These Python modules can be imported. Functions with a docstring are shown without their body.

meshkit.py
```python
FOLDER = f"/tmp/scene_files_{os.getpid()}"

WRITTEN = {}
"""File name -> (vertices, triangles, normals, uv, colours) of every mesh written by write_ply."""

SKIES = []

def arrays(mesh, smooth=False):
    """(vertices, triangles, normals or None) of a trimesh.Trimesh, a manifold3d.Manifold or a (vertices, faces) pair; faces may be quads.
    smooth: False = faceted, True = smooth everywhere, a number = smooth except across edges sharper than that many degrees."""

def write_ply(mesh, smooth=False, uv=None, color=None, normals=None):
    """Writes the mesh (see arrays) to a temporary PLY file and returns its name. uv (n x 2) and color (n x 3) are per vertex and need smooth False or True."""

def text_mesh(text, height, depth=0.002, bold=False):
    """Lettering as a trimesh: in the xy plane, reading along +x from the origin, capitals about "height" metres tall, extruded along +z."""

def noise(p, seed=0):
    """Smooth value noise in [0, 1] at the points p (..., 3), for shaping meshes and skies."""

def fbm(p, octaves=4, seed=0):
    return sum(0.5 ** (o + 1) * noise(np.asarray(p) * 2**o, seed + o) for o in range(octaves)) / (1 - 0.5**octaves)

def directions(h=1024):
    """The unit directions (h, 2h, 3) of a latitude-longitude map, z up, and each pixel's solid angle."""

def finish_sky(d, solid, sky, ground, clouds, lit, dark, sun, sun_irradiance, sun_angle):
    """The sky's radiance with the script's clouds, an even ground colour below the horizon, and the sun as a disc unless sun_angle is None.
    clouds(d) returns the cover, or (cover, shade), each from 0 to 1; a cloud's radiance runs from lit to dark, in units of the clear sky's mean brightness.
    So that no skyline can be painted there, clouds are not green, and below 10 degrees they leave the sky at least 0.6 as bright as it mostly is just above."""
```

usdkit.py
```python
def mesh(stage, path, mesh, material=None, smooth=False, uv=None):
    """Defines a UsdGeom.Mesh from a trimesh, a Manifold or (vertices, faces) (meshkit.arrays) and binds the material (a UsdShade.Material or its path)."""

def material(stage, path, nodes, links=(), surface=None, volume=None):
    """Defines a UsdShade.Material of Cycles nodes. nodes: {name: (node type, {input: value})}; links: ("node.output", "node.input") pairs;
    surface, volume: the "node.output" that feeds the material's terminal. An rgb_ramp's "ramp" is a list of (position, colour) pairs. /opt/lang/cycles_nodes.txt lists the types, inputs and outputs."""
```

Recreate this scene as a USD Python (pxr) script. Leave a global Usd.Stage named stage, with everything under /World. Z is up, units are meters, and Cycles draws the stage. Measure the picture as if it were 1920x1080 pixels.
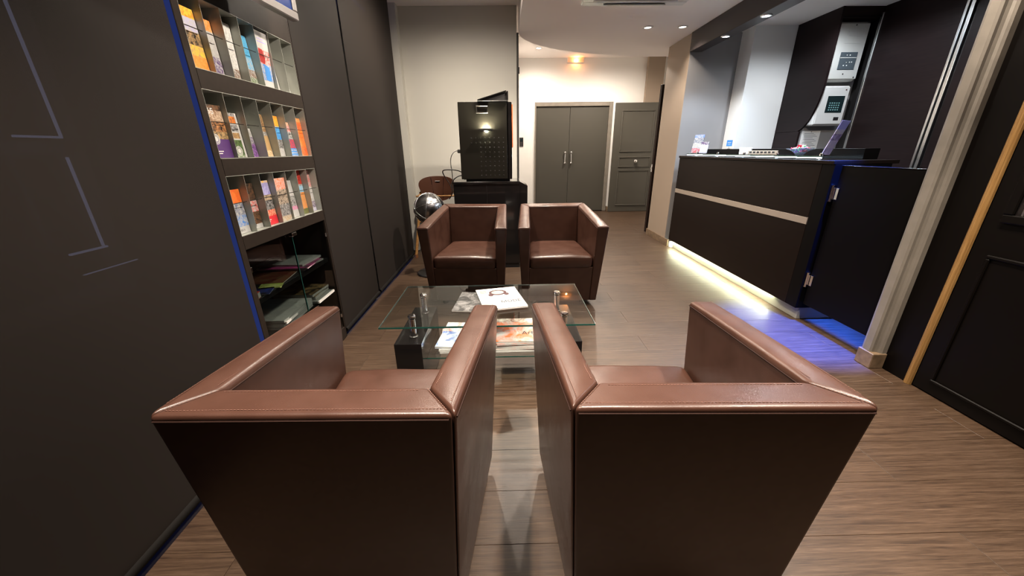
import math, random
import numpy as np, trimesh, usdkit, meshkit
from pxr import Usd, UsdGeom, UsdLux, UsdShade, Gf, Sdf

stage = Usd.Stage.CreateInMemory()
UsdGeom.SetStageUpAxis(stage, 'Z')
UsdGeom.SetStageMetersPerUnit(stage, 1.0)
UsdGeom.Xform.Define(stage, '/World')
UsdGeom.Scope.Define(stage, '/World/Looks')
rng = random.Random(7)

# ------------------------------------------------------------------ camera
cam = UsdGeom.Camera.Define(stage, '/World/camera')
cam.CreateHorizontalApertureAttr(36.0)
cam.CreateVerticalApertureAttr(20.25)
cam.CreateFocalLengthAttr(687.2 * 36 / 1920)
cam.CreateClippingRangeAttr(Gf.Vec2f(0.02, 100))
yaw, pitch, roll = 0.0151882, 0.3598614, 0.0119037
fw = np.array([math.sin(yaw) * math.cos(pitch), math.cos(yaw) * math.cos(pitch), -math.sin(pitch)])
r0 = np.array([math.cos(yaw), -math.sin(yaw), 0.0])
d0 = np.cross(fw, r0)
rt = math.cos(roll) * r0 + math.sin(roll) * d0
dn = -math.sin(roll) * r0 + math.cos(roll) * d0
cam.AddTransformOp().Set(Gf.Matrix4d(*rt, 0, *(-dn), 0, *(-fw), 0, 0, 0, 1.17, 1))
cam.CreateExposureAttr(0.7)

# ------------------------------------------------------------------ lights
LIGHTS = UsdGeom.Xform.Define(stage, '/World/lights')
WARM, COOL, BLUE = (1.0, 0.87, 0.73), (0.72, 0.85, 1.0), (0.015, 0.10, 1.0)
_ln = [0]


def spot(x, y, z, power, color=WARM, cone=62, soft=0.5, aim=(0, 0, -1), radius=0.03):
    _ln[0] += 1
    l = UsdLux.SphereLight.Define(stage, f'/World/lights/spot_{_ln[0]:03d}')
    l.CreateRadiusAttr(radius)
    l.CreateNormalizeAttr(True)
    l.CreateIntensityAttr(power)
    l.CreateColorAttr(Gf.Vec3f(*color))
    s = UsdLux.ShapingAPI.Apply(l.GetPrim())
    s.CreateShapingConeAngleAttr(cone)
    s.CreateShapingConeSoftnessAttr(soft)
    a = np.array(aim, float); a /= np.linalg.norm(a)
    up = np.array([0, 1, 0.]) if abs(a[1]) < .9 else np.array([1., 0, 0])
    bx_ = np.cross(up, -a); bx_ /= np.linalg.norm(bx_)
    by_ = np.cross(-a, bx_)
    l.AddTransformOp().Set(Gf.Matrix4d(*bx_, 0, *by_, 0, *(-a), 0, x, y, z, 1))
    return l


LOW, HIGH, HALL = 2.34, 2.585, 2.69      # the three ceiling heights
DOWN = (0, 0, -1)
# x, y, ceiling, power, half-angle of the cone, softness, aim
LAMPS = [
    (1.50, 4.455, LOW, 10, 64, .5, DOWN), (1.857, 4.445, LOW, 3.5, 64, .5, DOWN),
    (0.50, 3.42, LOW, 44, 70, .8, DOWN), (0.45, 2.30, LOW, 18, 52, .6, DOWN),
    (1.40, 1.00, LOW, 58, 46, .8, DOWN), (0.42, 0.66, LOW, 60, 42, .8, DOWN),
    (-0.40, 3.42, HIGH, 42, 86, 1.0, DOWN), (-0.42, 2.20, HIGH, 16, 50, .6, DOWN),
    (0.32, 1.72, LOW, 38, 33, .8, (-1.0, .06, -.78)), (-0.45, 0.60, HIGH, 74, 38, .8, DOWN),
    (0.575, 6.81, HALL, 20, 86, 1.0, DOWN), (1.75, 6.45, HALL, 50, 86, 1.0, DOWN),
    (1.55, 1.66, LOW, 22, 76, .6, (.55, 0, -1)),  # unseen lamp added to brighten the white casing
]
BEAM_LAMPS = [(2.112, 4.04, 9, COOL), (2.112, 3.47, 9, COOL), (2.112, 2.90, 6, COOL), (2.075, 2.22, 800, BLUE)]
OFFICE_LAMPS = [(2.75, 3.50, 9, (0.85, 0.92, 1.0)), (2.75, 2.4, 6, COOL)]

# ------------------------------------------------------------------ helpers
_names = {}


def numbered(parent, name):
    k = (parent, name)
    n = _names.get(k, 0)
    _names[k] = n + 1
    return f'{parent}/{name}' if n == 0 else f'{parent}/{name}_{n:03d}'


def path_of(p):
    return '/World' if p is None else str(p.GetPath())


def meta(prim, label=None, cat=None, group=None, kind=None):
    for k, v in (('label', label), ('category', cat), ('group', group), ('kind', kind)):
        if v:
            prim.SetCustomDataByKey(k, v)
    return prim


def thing(name, label, cat, loc=(0, 0, 0), rotz=0.0, group=None, kind=None):
    x = UsdGeom.Xform.Define(stage, numbered('/World', name))
    x.AddTranslateOp().Set(Gf.Vec3d(*map(float, loc)))
    x.AddRotateZOp().Set(float(math.degrees(rotz)))
    return meta(x.GetPrim(), label, cat, group, kind)


def thing_m(name, label, cat, m, group=None):
    """a thing placed by a full 4x4 matrix (columns are the axes)"""
    x = UsdGeom.Xform.Define(stage, numbered('/World', name))
    x.AddTransformOp().Set(Gf.Matrix4d(*np.asarray(m, float).T.ravel()))
    return meta(x.GetPrim(), label, cat, group)


def obj(name, mesh, mat, parent=None, smooth=False, label=None, kind=None, cat=None, group=None, loc=None):
    p = numbered(path_of(parent), name)
    if isinstance(mesh, list):
        mesh = trimesh.util.concatenate(mesh)
    m = usdkit.mesh(stage, p, mesh, mat, smooth=smooth)
    if loc is not None:
        m.AddTranslateOp().Set(Gf.Vec3d(*map(float, loc)))
    return meta(m.GetPrim(), label, cat, group, kind)


def struct(name, mesh, mat, smooth=False):
    return obj(name, mesh, mat, kind='structure', smooth=smooth)


def struct_x(name, loc=(0, 0, 0), rotz=0.0):
    x = UsdGeom.Xform.Define(stage, numbered('/World', name))
    x.AddTranslateOp().Set(Gf.Vec3d(*map(float, loc)))
    x.AddRotateZOp().Set(float(math.degrees(rotz)))
    return meta(x.GetPrim(), kind='structure')


def bx(x0, x1, y0, y1, z0, z1):
    m = trimesh.creation.box((x1 - x0, y1 - y0, z1 - z0))
    m.apply_translation(((x0 + x1) / 2, (y0 + y1) / 2, (z0 + z1) / 2))
    return m


def cb(x0, x1, y0, y1, z0, z1, c=0.002):
    """box with chamfered edges"""
    h = np.array([x1 - x0, y1 - y0, z1 - z0]) / 2
    c = min(c, h.min() * .8)
    pts = []
    for s in np.ndindex(2, 2, 2):
        s = np.array(s) * 2 - 1
        for k in range(3):
            q = h - c
            q[k] = h[k]
            pts.append(s * q)
    m = trimesh.convex.convex_hull(np.array(pts))
    m.apply_translation(((x0 + x1) / 2, (y0 + y1) / 2, (z0 + z1) / 2))
    return m


def cyl(p0, p1, r, n=20, r2=None):
    """capped (tapered) cylinder from p0 to p1"""
    p0, p1 = np.array(p0, float), np.array(p1, float)
    L = np.linalg.norm(p1 - p0)
    r2 = r if r2 is None else r2
    m = trimesh.creation.revolve(np.array([[0, 0], [r, 0], [r2, L], [0, L]]), sections=n)
    m.apply_transform(trimesh.geometry.align_vectors([0, 0, 1], (p1 - p0) / L))
    m.apply_translation(p0)
    return m


def lathe(profile, loc=(0, 0, 0), n=32):
    m = trimesh.creation.revolve(np.array(profile, float), sections=n)
    m.apply_translation(loc)
    return m


def tube(pts, r, n=8, closed=False):
    pts = np.array(pts, float)
    t = np.gradient(pts, axis=0)
    t /= np.linalg.norm(t, axis=1, keepdims=True)
    ref = np.array([0.31, 0.17, 0.93])
    V, F = [], []
    a = np.linspace(0, 2 * np.pi, n, endpoint=False)
    for p, d in zip(pts, t):
        u = np.cross(d, ref); u /= np.linalg.norm(u)
        w = np.cross(d, u)
        V.append(p + r * (np.cos(a)[:, None] * u + np.sin(a)[:, None] * w))
    for i in range(len(pts) - 1):
        for j in range(n):
            k = (j + 1) % n
            F += [[i * n + j, i * n + k, (i + 1) * n + k], [i * n + j, (i + 1) * n + k, (i + 1) * n + j]]
    c0, c1 = len(pts) * n, len(pts) * n + 1
    for j in range(n):
        k = (j + 1) % n
        F += [[c0, k, j], [c1, (len(pts) - 1) * n + j, (len(pts) - 1) * n + k]]
    m = trimesh.Trimesh(np.vstack(V + [pts[:1], pts[-1:]]), F, process=False)
    m.fix_normals()
    return m


def spline(pts, n=40):
    from scipy.interpolate import CubicSpline
    pts = np.array(pts, float)
    s = np.r_[0, np.cumsum(np.linalg.norm(np.diff(pts, axis=0), axis=1))]
    return CubicSpline(s, pts)(np.linspace(0, s[-1], n))


def extr(poly, depth):
    from shapely.geometry import Polygon
    return trimesh.creation.extrude_polygon(Polygon(poly), depth, engine='earcut')


def axes(o, x, y, z):
    m = np.eye(4)
    m[:3, 0], m[:3, 1], m[:3, 2], m[:3, 3] = x, y, z, o
    return m


def rot(m, ang, axis, point=(0, 0, 0)):
    m.apply_transform(trimesh.transformations.rotation_matrix(ang, axis, point))
    return m


# ------------------------------------------------------------------ materials
def pbr(name, color, rough=.5, metal=0.0, spec=.5, bump=None, coat=0.0, emit=None, vary=0.0, noise=None):
    """plain principled material; noise=(scale, amount) mottles the colour, bump=(scale, distance)"""
    n = {'p': ('principled_bsdf', {'base_color': color, 'roughness': rough, 'metallic': metal, 'specular_ior_level': spec, 'coat_weight': coat})}
    L = []
    if emit:
        n['p'][1]['emission_color'] = emit[0]
        n['p'][1]['emission_strength'] = emit[1]
    if noise or bump:
        n['tc'] = ('texture_coordinate', {})
    if noise:
        n['n'] = ('noise_texture', {'scale': noise[0], 'detail': 4.0})
        lo = [c * (1 - noise[1]) for c in color]; hi = [min(1, c * (1 + noise[1])) for c in color]
        n['r'] = ('rgb_ramp', {'ramp': [(.3, lo), (.7, hi)]})
        L += [('tc.object', 'n.vector'), ('n.fac', 'r.fac'), ('r.color', 'p.base_color')]
    if bump:
        n['bn'] = ('noise_texture', {'scale': bump[0], 'detail': 3.0})
        n['b'] = ('bump', {'strength': 1.0, 'distance': bump[1]})
        L += [('tc.object', 'bn.vector'), ('bn.fac', 'b.height'), ('b.normal', 'p.normal')]
    return usdkit.material(stage, f'/World/Looks/{name}', n, L, surface='p.BSDF')


def emission(name, color, strength):
    return usdkit.material(stage, f'/World/Looks/{name}', {'e': ('emission', {'color': color, 'strength': strength})}, surface='e.emission')


def pane(name, tint, rough=0.0, ior=1.5):
    return usdkit.material(stage, f'/World/Looks/{name}', {
        'f': ('fresnel', {'IOR': ior}), 't': ('transparent_bsdf', {'color': tint}),
        'geo': ('geometry', {}), 'front': ('math', {'math_type': 'subtract', 'value1': 1.0}), 'k': ('math', {'math_type': 'multiply'}),
        'g': ('glossy_bsdf', {'color': (1, 1, 1), 'roughness': rough}), 'm': ('mix_closure', {})},
        [('geo.backfacing', 'front.value2'), ('f.fac', 'k.value1'), ('front.value', 'k.value2'), ('k.value', 'm.fac'), ('t.BSDF', 'm.closure1'), ('g.BSDF', 'm.closure2')], surface='m.closure')


def wood(name, stops, scale, rough=.45, along=0, bump=.0006, rand=True, spec=.4):
    """long-grained wood: noise stretched along an axis; each piece takes its own offset and tone"""
    st = [scale[1]] * 3; st[along] = scale[0]
    fine = [scale[1] * 5] * 3; fine[along] = scale[0] * 5
    n = {'tc': ('texture_coordinate', {}), 'oi': ('object_info', {}),
         'off': ('vector_math', {'math_type': 'scale', 'vector1': (31.0, 17.0, 23.0)}),
         'add': ('vector_math', {'math_type': 'add'}),
         'm': ('mapping', {'scale': st}), 'mf': ('mapping', {'scale': fine}),
         'n': ('noise_texture', {'scale': 1.0, 'detail': 5.0, 'roughness': .6, 'distortion': .6}),
         'nf': ('noise_texture', {'scale': 1.0, 'detail': 3.0}),
         'mx': ('mix_float', {'fac': .38}),
         'r': ('rgb_ramp', {'ramp': stops}),
         'tone': ('map_range', {'from_min': 0.0, 'from_max': 1.0, 'to_min': .93, 'to_max': 1.07}),
         'cc': ('combine_color', {}), 'mul': ('mix', {'mix_type': 'multiply', 'fac': 1.0}),
         'b': ('bump', {'strength': .6, 'distance': bump}),
         'p': ('principled_bsdf', {'roughness': rough, 'specular_ior_level': spec})}
    L = [('oi.random', 'off.scale'), ('off.vector', 'add.vector1'), ('tc.object', 'add.vector2'),
         ('add.vector', 'm.vector'), ('add.vector', 'mf.vector'), ('m.vector', 'n.vector'), ('mf.vector', 'nf.vector'),
         ('n.fac', 'mx.a'), ('nf.fac', 'mx.b'), ('mx.result', 'r.fac'),
         ('oi.random', 'tone.value'), ('tone.result', 'cc.r'), ('tone.result', 'cc.g'), ('tone.result', 'cc.b'),
         ('r.color', 'mul.color1'), ('cc.color', 'mul.color2'), ('mul.color', 'p.base_color'),
         ('mx.result', 'b.height'), ('b.normal', 'p.normal')]
    return usdkit.material(stage, f'/World/Looks/{name}', n, L, surface='p.BSDF')


_pm = [0]


def printed(bands, scale=60.0, rough=.35, axis='y', height=.21, thr=.52):
    """printed cover: horizontal bands (from the bottom, 0..1) of two inks that a noise picks between"""
    _pm[0] += 1
    A = [(b[0], b[1]) for b in bands]; B = [(b[0], b[2] if len(b) > 2 else b[1]) for b in bands]
    n = {'tc': ('texture_coordinate', {}), 's': ('separate_xyz', {}),
         'd': ('math', {'math_type': 'divide', 'value2': height}),
         'ra': ('rgb_ramp', {'ramp': A, 'interpolate': False}), 'rb': ('rgb_ramp', {'ramp': B, 'interpolate': False}),
         'n': ('noise_texture', {'scale': scale, 'detail': 6.0, 'roughness': .72, 'distortion': .8}),
         'k': ('map_range', {'from_min': thr - .11, 'from_max': thr + .09, 'clamp': True}),
         'mx': ('mix', {}), 'p': ('principled_bsdf', {'roughness': rough})}
    L = [('tc.object', 's.vector'), (f's.{axis}', 'd.value1'), ('d.value', 'ra.fac'), ('d.value', 'rb.fac'),
         ('tc.object', 'n.vector'), ('n.fac', 'k.value'), ('k.result', 'mx.fac'), ('ra.color', 'mx.color1'), ('rb.color', 'mx.color2'),
         ('mx.color', 'p.base_color')]
    return usdkit.material(stage, f'/World/Looks/print_{_pm[0]:03d}', n, L, surface='p.BSDF')


def leather_mat(name, color):
    n = {'tc': ('texture_coordinate', {}),
         'v': ('voronoi_texture', {'scale': 620.0, 'feature': 'f1'}), 'n': ('noise_texture', {'scale': 9.0, 'detail': 3.0}),
         'r': ('rgb_ramp', {'ramp': [(.3, [c * .86 for c in color]), (.7, [c * 1.12 for c in color])]}),
         'rr': ('map_range', {'from_min': .3, 'from_max': .7, 'to_min': .29, 'to_max': .37}),
         'b': ('bump', {'strength': .16, 'distance': .0006}),
         'p': ('principled_bsdf', {'specular_ior_level': .45})}
    L = [('tc.object', 'v.vector'), ('tc.object', 'n.vector'), ('n.fac', 'r.fac'), ('r.color', 'p.base_color'),
         ('n.fac', 'rr.value'), ('rr.result', 'p.roughness'), ('v.distance', 'b.height'), ('b.normal', 'p.normal')]
    return usdkit.material(stage, f'/World/Looks/{name}', n, L, surface='p.BSDF')


def screen_fabric(name, color, holes):
    n = {'tc': ('texture_coordinate', {}), 'm': ('mapping', {'scale': (1, 1, 1)}),
         'w': ('wave_texture', {'bands_direction': 'y', 'scale': 70.0, 'distortion': .6, 'detail': 1.0}),
         'w2': ('wave_texture', {'bands_direction': 'z', 'scale': 90.0, 'distortion': .6, 'detail': 1.0}),
         'mx': ('mix_float', {'fac': .5}), 'b': ('bump', {'strength': .25, 'distance': .0008}),
         'p': ('principled_bsdf', {'base_color': color, 'roughness': .7, 'specular_ior_level': .12}),
         't': ('transparent_bsdf', {}), 'mc': ('mix_closure', {'fac': holes})}
    L = [('tc.object', 'w.vector'), ('tc.object', 'w2.vector'), ('w.fac', 'mx.a'), ('w2.fac', 'mx.b'), ('mx.result', 'b.height'),
         ('b.normal', 'p.normal'), ('p.BSDF', 'mc.closure1'), ('t.BSDF', 'mc.closure2')]
    return usdkit.material(stage, f'/World/Looks/{name}', n, L, surface='mc.closure')


M = dict(
    leather=leather_mat('brown_leather', (.054, .0235, .0155)),
    piping=pbr('leather_piping', (.022, .009, .006), .65, spec=.2),
    thread=pbr('thread', (.135, .062, .042), .7),
    floor=wood('floor_wood', [(.33, (.020, .0105, .006)), (.45, (.046, .026, .0145)), (.56, (.067, .040, .024)), (.70, (.105, .067, .043))], (3.6, 95.0), .42),
    subfloor=pbr('subfloor', (.03, .022, .016), .8),
    fabric=screen_fabric('screen_fabric', (.0190, .0150, .0130), .14),
    hem=pbr('hem_bar', (.007, .006, .0055), .75, spec=.1),
    rack=pbr('rack_laminate', (.018, .0125, .0095), .5, spec=.15, noise=(40, .12)),
    alu=pbr('brushed_aluminium', (.36, .37, .33), .45, .35, noise=(9, .12)),
    steel=pbr('satin_steel', (.66, .67, .68), .28, 1.0),
    chrome=pbr('chrome', (.85, .86, .87), .08, 1.0),
    wire=pbr('dark_wire', (.06, .055, .05), .35, .8),
    black=pbr('black_gloss', (.008, .007, .007), .12, coat=.4),
    blackm=pbr('black_matt', (.010, .009, .009), .5),
    wenge=wood('wenge', [(.3, (.012, .007, .006)), (.7, (.024, .014, .011))], (60.0, 3.0), .42, along=2, bump=.0001, spec=.12),
    wengeh=wood('wenge_counter', [(.3, (.0055, .003, .0022)), (.7, (.0095, .0055, .004))], (3.0, 60.0), .36, along=1, bump=.0001, spec=.10),
    wardrobe=wood('wardrobe_board', [(.3, (.009, .0055, .006)), (.7, (.016, .0095, .0095))], (60.0, 3.0), .38, along=2, bump=.0001, spec=.12),
    gate=pbr('gate_black', (.0025, .002, .002), .35, spec=.08),
    doorblack=pbr('door_dark', (.0022, .0014, .001), .42, spec=.14, bump=(30, .0002)),
    cream=pbr('cream_paint', (.53, .515, .465), .75, bump=(60, .0004)),
    white=pbr('white_paint', (.78, .765, .735), .7, bump=(60, .0003)),
    ceil=pbr('ceiling_paint', (.84, .79, .765), .75),
    taupe=pbr('taupe_paint', (.30, .235, .18), .65, bump=(60, .0003)),
    greypaint=pbr('grey_paint', (.25, .24, .24), .7),
    beam=pbr('beam_paint', (.030, .023, .024), .42, spec=.3),
    greydoor=pbr('grey_door_paint', (.066, .061, .050), .36),
    trimwhite=pbr('casing_paint', (.19, .168, .14), .5, noise=(14, .10), bump=(25, .0006)),
    block=pbr('plinth_tile', (.17, .115, .07), .35, noise=(22, .35)),
    gold=wood('oak_strip', [(.25, (.12, .055, .016)), (.5, (.26, .14, .045)), (.75, (.40, .24, .095))], (3.0, 140.0), .35, along=2, rand=False),
    plinth=pbr('plinth_cream', (.26, .25, .21), .4),
    inlay=pbr('inlay_band', (.27, .225, .185), .4),
    paper=pbr('paper', (.78, .77, .75), .6),
    pages=pbr('page_edges', (.62, .60, .57), .8, noise=(400, .12)),
    ink=pbr('ink', (.015, .013, .014), .5),
    inkgrey=pbr('ink_grey', (.12, .12, .13), .5),
    inkwhite=pbr('ink_white', (.5, .49, .47), .5),
    inkred=pbr('ink_red', (.055, .006, .010), .5),
    glass=pane('table_glass', (.95, .975, .965)),
    glassedge=pbr('glass_edge', (.012, .060, .048), .15, coat=.4),
    doorglass=pane('smoked_glass', (.60, .63, .62)),
    boxwhite=pbr('box_enamel', (.60, .595, .56), .4),
    display=pbr('display_panel', (.085, .105, .12), .25),
    displaydark=pbr('display_dark', (.010, .022, .024), .18),
    key=pbr('key_teal', (.22, .42, .44), .4),
    plastic=pbr('white_plastic', (.66, .66, .64), .4),
    darkplastic=pbr('dark_plastic', (.03, .028, .026), .4),
    tvbezel=pbr('tv_bezel', (.24, .225, .22), .35, .6),
    tvscreen=pbr('tv_screen', (.006, .010, .03), .10, emit=((.06, .12, .42), .32)),
    brownpad=pbr('pad_leather', (.085, .034, .020), .38),
    honey=wood('honey_wood', [(.25, (.26, .12, .035)), (.75, (.50, .27, .10))], (60, 8), .4, along=2),
    orange=pbr('orange_sheet', (.60, .13, .03), .45),
    acrylic=pane('clear_acrylic', (.93, .93, .97)),
    lavender=pbr('lavender_card', (.34, .30, .62), .4),
    bluecard=pbr('blue_card', (.05, .22, .55), .4),
    lens=emission('lamp_lens', (1.0, .9, .78), 40.0),
    lensdim=emission('lamp_lens_dim', (1.0, .9, .8), 2.5),
    lenscool=emission('lamp_lens_cool', (.75, .87, 1.0), 60.0),
    lensblue=emission('lamp_lens_blue', (.1, .2, 1.0), 30.0),
    ledwhite=emission('led_white', (.95, 1.0, .68), 110.0),
    ledglass=emission('led_glass_edge', (.62, .82, 1.0), 20.0),
    ledblue=emission('led_blue', (.08, .16, 1.0), .6),
    gapglow=emission('led_profile', (.13, .22, 1.0), .075),  # dim glow added in place of blue light on the stile side
    windowglow=emission('window_edge_glow', (.55, .6, 1.0), 1.8),  # glow added for the bright lines along the window edges
    lampglow=emission('lamp_glow', (1.0, .36, .10), 130.0),
    addedglow=emission('lamp_bar', (1.0, .97, .72), 1500.0),  # glow added for the bright fan on the machine front
    ribbed=pane('ribbed_diffuser', (.95, .9, .85), .15),
)

# ------------------------------------------------------------------ setting: floor
ROW, LEN, J0, X0 = 0.1955, 1.148, 0.802, 1.444
fl = struct_x('floor')
obj('subfloor', bx(-1.45, 3.55, -2.6, 7.6, -.06, -.0125), M['subfloor'], fl)
plank_mesh = {}
for k in range(-7, 35):
    y0 = J0 + (k - 1) * ROW
    off = X0 + (0 if k % 2 == 0 else LEN / 2)
    x = off - math.ceil((off + 1.09) / LEN) * LEN
    xmax = 2.12 if y0 < 1.6 else 3.45
    while x < xmax:
        a, b = max(x, -1.09 if y0 < 4.6 else .1), min(x + LEN, xmax)
        if b - a > .02:
            L_ = round(b - a, 3)
            y1 = min(y0 + ROW, 7.5)
            key = (L_, round(y1 - y0, 3))
            if key not in plank_mesh:
                plank_mesh[key] = cb(-L_ / 2 + .0004, L_ / 2 - .0004, -(y1 - y0) / 2 + .0003, (y1 - y0) / 2 - .0003, -.012, 0, .0008)
            obj('plank', plank_mesh[key], M['floor'], fl, loc=((a + b) / 2, (y0 + y1) / 2, 0))
        x += LEN
        rng.random()

# ------------------------------------------------------------------ setting: walls and ceilings
# left: outer wall behind the blinds, with a window
struct('wall_left', [bx(-1.55, -1.45, -2.6, 4.62, 0, 2.6)], M['blackm'])
w1 = struct_x('window_1')
for a, b, c, d in ((.2, 1.30, .70, .76), (.2, 1.30, 2.2, 2.26), (.2, .26, .76, 2.2), (1.24, 1.30, .76, 2.2), (.2, 1.30, 1.17, 1.21)):
    obj('window_frame', cb(-1.42, -1.36, a, b, c, d, .004), M['white'], w1)
obj('pane', bx(-1.395, -1.39, .26, 1.24, 1.21, 2.2), M['acrylic'], w1)
obj('pane', bx(-1.395, -1.39, .26, 1.24, .76, 1.17), M['acrylic'], w1)
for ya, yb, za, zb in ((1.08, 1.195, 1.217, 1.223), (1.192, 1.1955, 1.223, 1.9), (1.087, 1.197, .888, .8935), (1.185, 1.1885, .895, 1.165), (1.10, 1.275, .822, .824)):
    obj('led_strip', bx(-1.31, -1.302, ya, yb, za, zb), M['windowglow'], w1)  # glowing lines added along the window edges, showing through the blind
obj('led_strip', bx(-1.40, -1.39, -1.5, 4.5, 2.50, 2.515), M['ledblue'], w1)
obj('led_strip', bx(-1.122, -1.116, -1.5, 1.40, .004, .010), M['ledblue'], w1)
obj('led_strip', bx(-1.122, -1.116, 2.30, 4.2, .004, .010), M['ledblue'], w1)
obj('led_profile', cb(-1.097, -1.092, 1.4525, 1.4815, .30, 2.5, .001), M['gapglow'], w1)  # glowing sheet fills the gap, standing in for the blue-lit stile side
# cream wall and its return to the blinds
struct('wall_back', [bx(-1.55, .150, 4.62, 4.74, 0, 2.6), bx(-1.2, -1.09, 4.52, 4.62, 0, 2.6)], M['cream'])
struct('wall_hall_left', [bx(.03, .150, 4.74, 7.5, 0, 2.75)], M['white'])
t1 = struct_x('trim_1')
obj('corner_profile', cb(.150, .172, 4.605, 4.74, 0, 2.34, .003), M['darkplastic'], t1)
obj('door_hinge', cb(.166, .180, 4.596, 4.612, 1.955, 2.018, .002), M['blackm'], t1)
struct('wall_hall_back', [bx(.03, .60, 7.5, 7.62, 0, 2.75), bx(2.02, 3.5, 7.5, 7.62, 0, 2.75), bx(.60, 2.02, 7.5, 7.62, 1.98, 2.75), bx(.60, 2.02, 7.58, 7.62, 0, 1.98)], M['white'])
struct('wall_hall_right', [bx(3.05, 3.17, 4.77, 7.5, 0, 2.75)], M['white'])
struct('wall_column', [cb(2.58, 2.88, 7.42, 7.5, 0, 2.69, .003)], M['taupe'])
struct('wall_pier', [cb(2.06, 2.20, 4.651, 5.25, 0, 2.34, .003)], M['taupe'])
struct('baseboard_pier', [cb(2.045, 2.06, 4.52, 5.265, 0, .085, .002), cb(2.06, 2.20, 5.25, 5.265, 0, .085, .002)], M['block'])
struct('baseboard_back', [cb(2.03, 2.045, 7.36, 7.5, 0, .09, .002), cb(.30, .58, 7.485, 7.5, 0, .09, .002)], M['block'])
# the right-hand wall with the dark entrance door, and the room behind the camera
struct('wall_right', [bx(2.10, 2.22, 1.575, 1.735, 0, 2.585), bx(2.10, 2.22, -2.6, .56, 0, 2.585), bx(2.10, 2.22, .56, 1.575, 2.15, 2.585)], M['doorblack'])
struct('wall_rear', [bx(-1.55, 2.3, -2.6, -2.5, 0, 2.6)], M['greypaint'])
# office behind the counter
struct('wall_office_back', [bx(2.065, 3.55, 4.65, 4.77, 0, 2.4)], M['greypaint'])
struct('wall_office_pier', [cb(2.605, 3.05, 4.42, 4.65, 0, 2.35, .003)], M['white'])
struct('wall_office_side', [bx(3.075, 3.55, 4.05, 4.15, 0, 2.35)], M['greypaint'])
struct('wall_office_right', [bx(3.47, 3.60, 1.5, 4.05, 0, 2.4)], M['blackm'])
struct('wall_office_front', [bx(2.22, 3.6, 1.60, 1.735, 0, 2.585)], M['greypaint'])

# ceilings: high one on the left, dropped one with a curved end, hall behind
struct('ceiling', [bx(-1.55, .172, -2.6, 4.62, HIGH, HIGH + .06)], M['ceil'])
arc = [(.172, 4.62), (.43, 5.12), (.75, 5.36), (1.09, 5.53), (1.5, 5.66), (1.86, 5.73), (2.2, 5.74), (2.6, 5.70), (3.05, 5.6)]
poly = [(.172, -2.6), (.172, 4.62)] + [tuple(p) for p in spline(arc, 30)[1:]] + [(3.05, 4.7), (3.55, 4.7), (3.55, 1.65), (2.15, 1.65), (2.15, -2.6)]
dc = extr(poly, .28)
dc.apply_translation((0, 0, LOW))
struct('ceiling_dropped', dc, M['ceil'])
struct('ceiling_hall', [bx(.03, 3.2, 4.62, 7.62, HALL, HALL + .06)], M['ceil'])
t2 = struct_x('trim_2')
obj('beam', cb(2.05, 2.185, -2.5, 4.64, 2.155, LOW, .003), M['beam'], t2)

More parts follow.
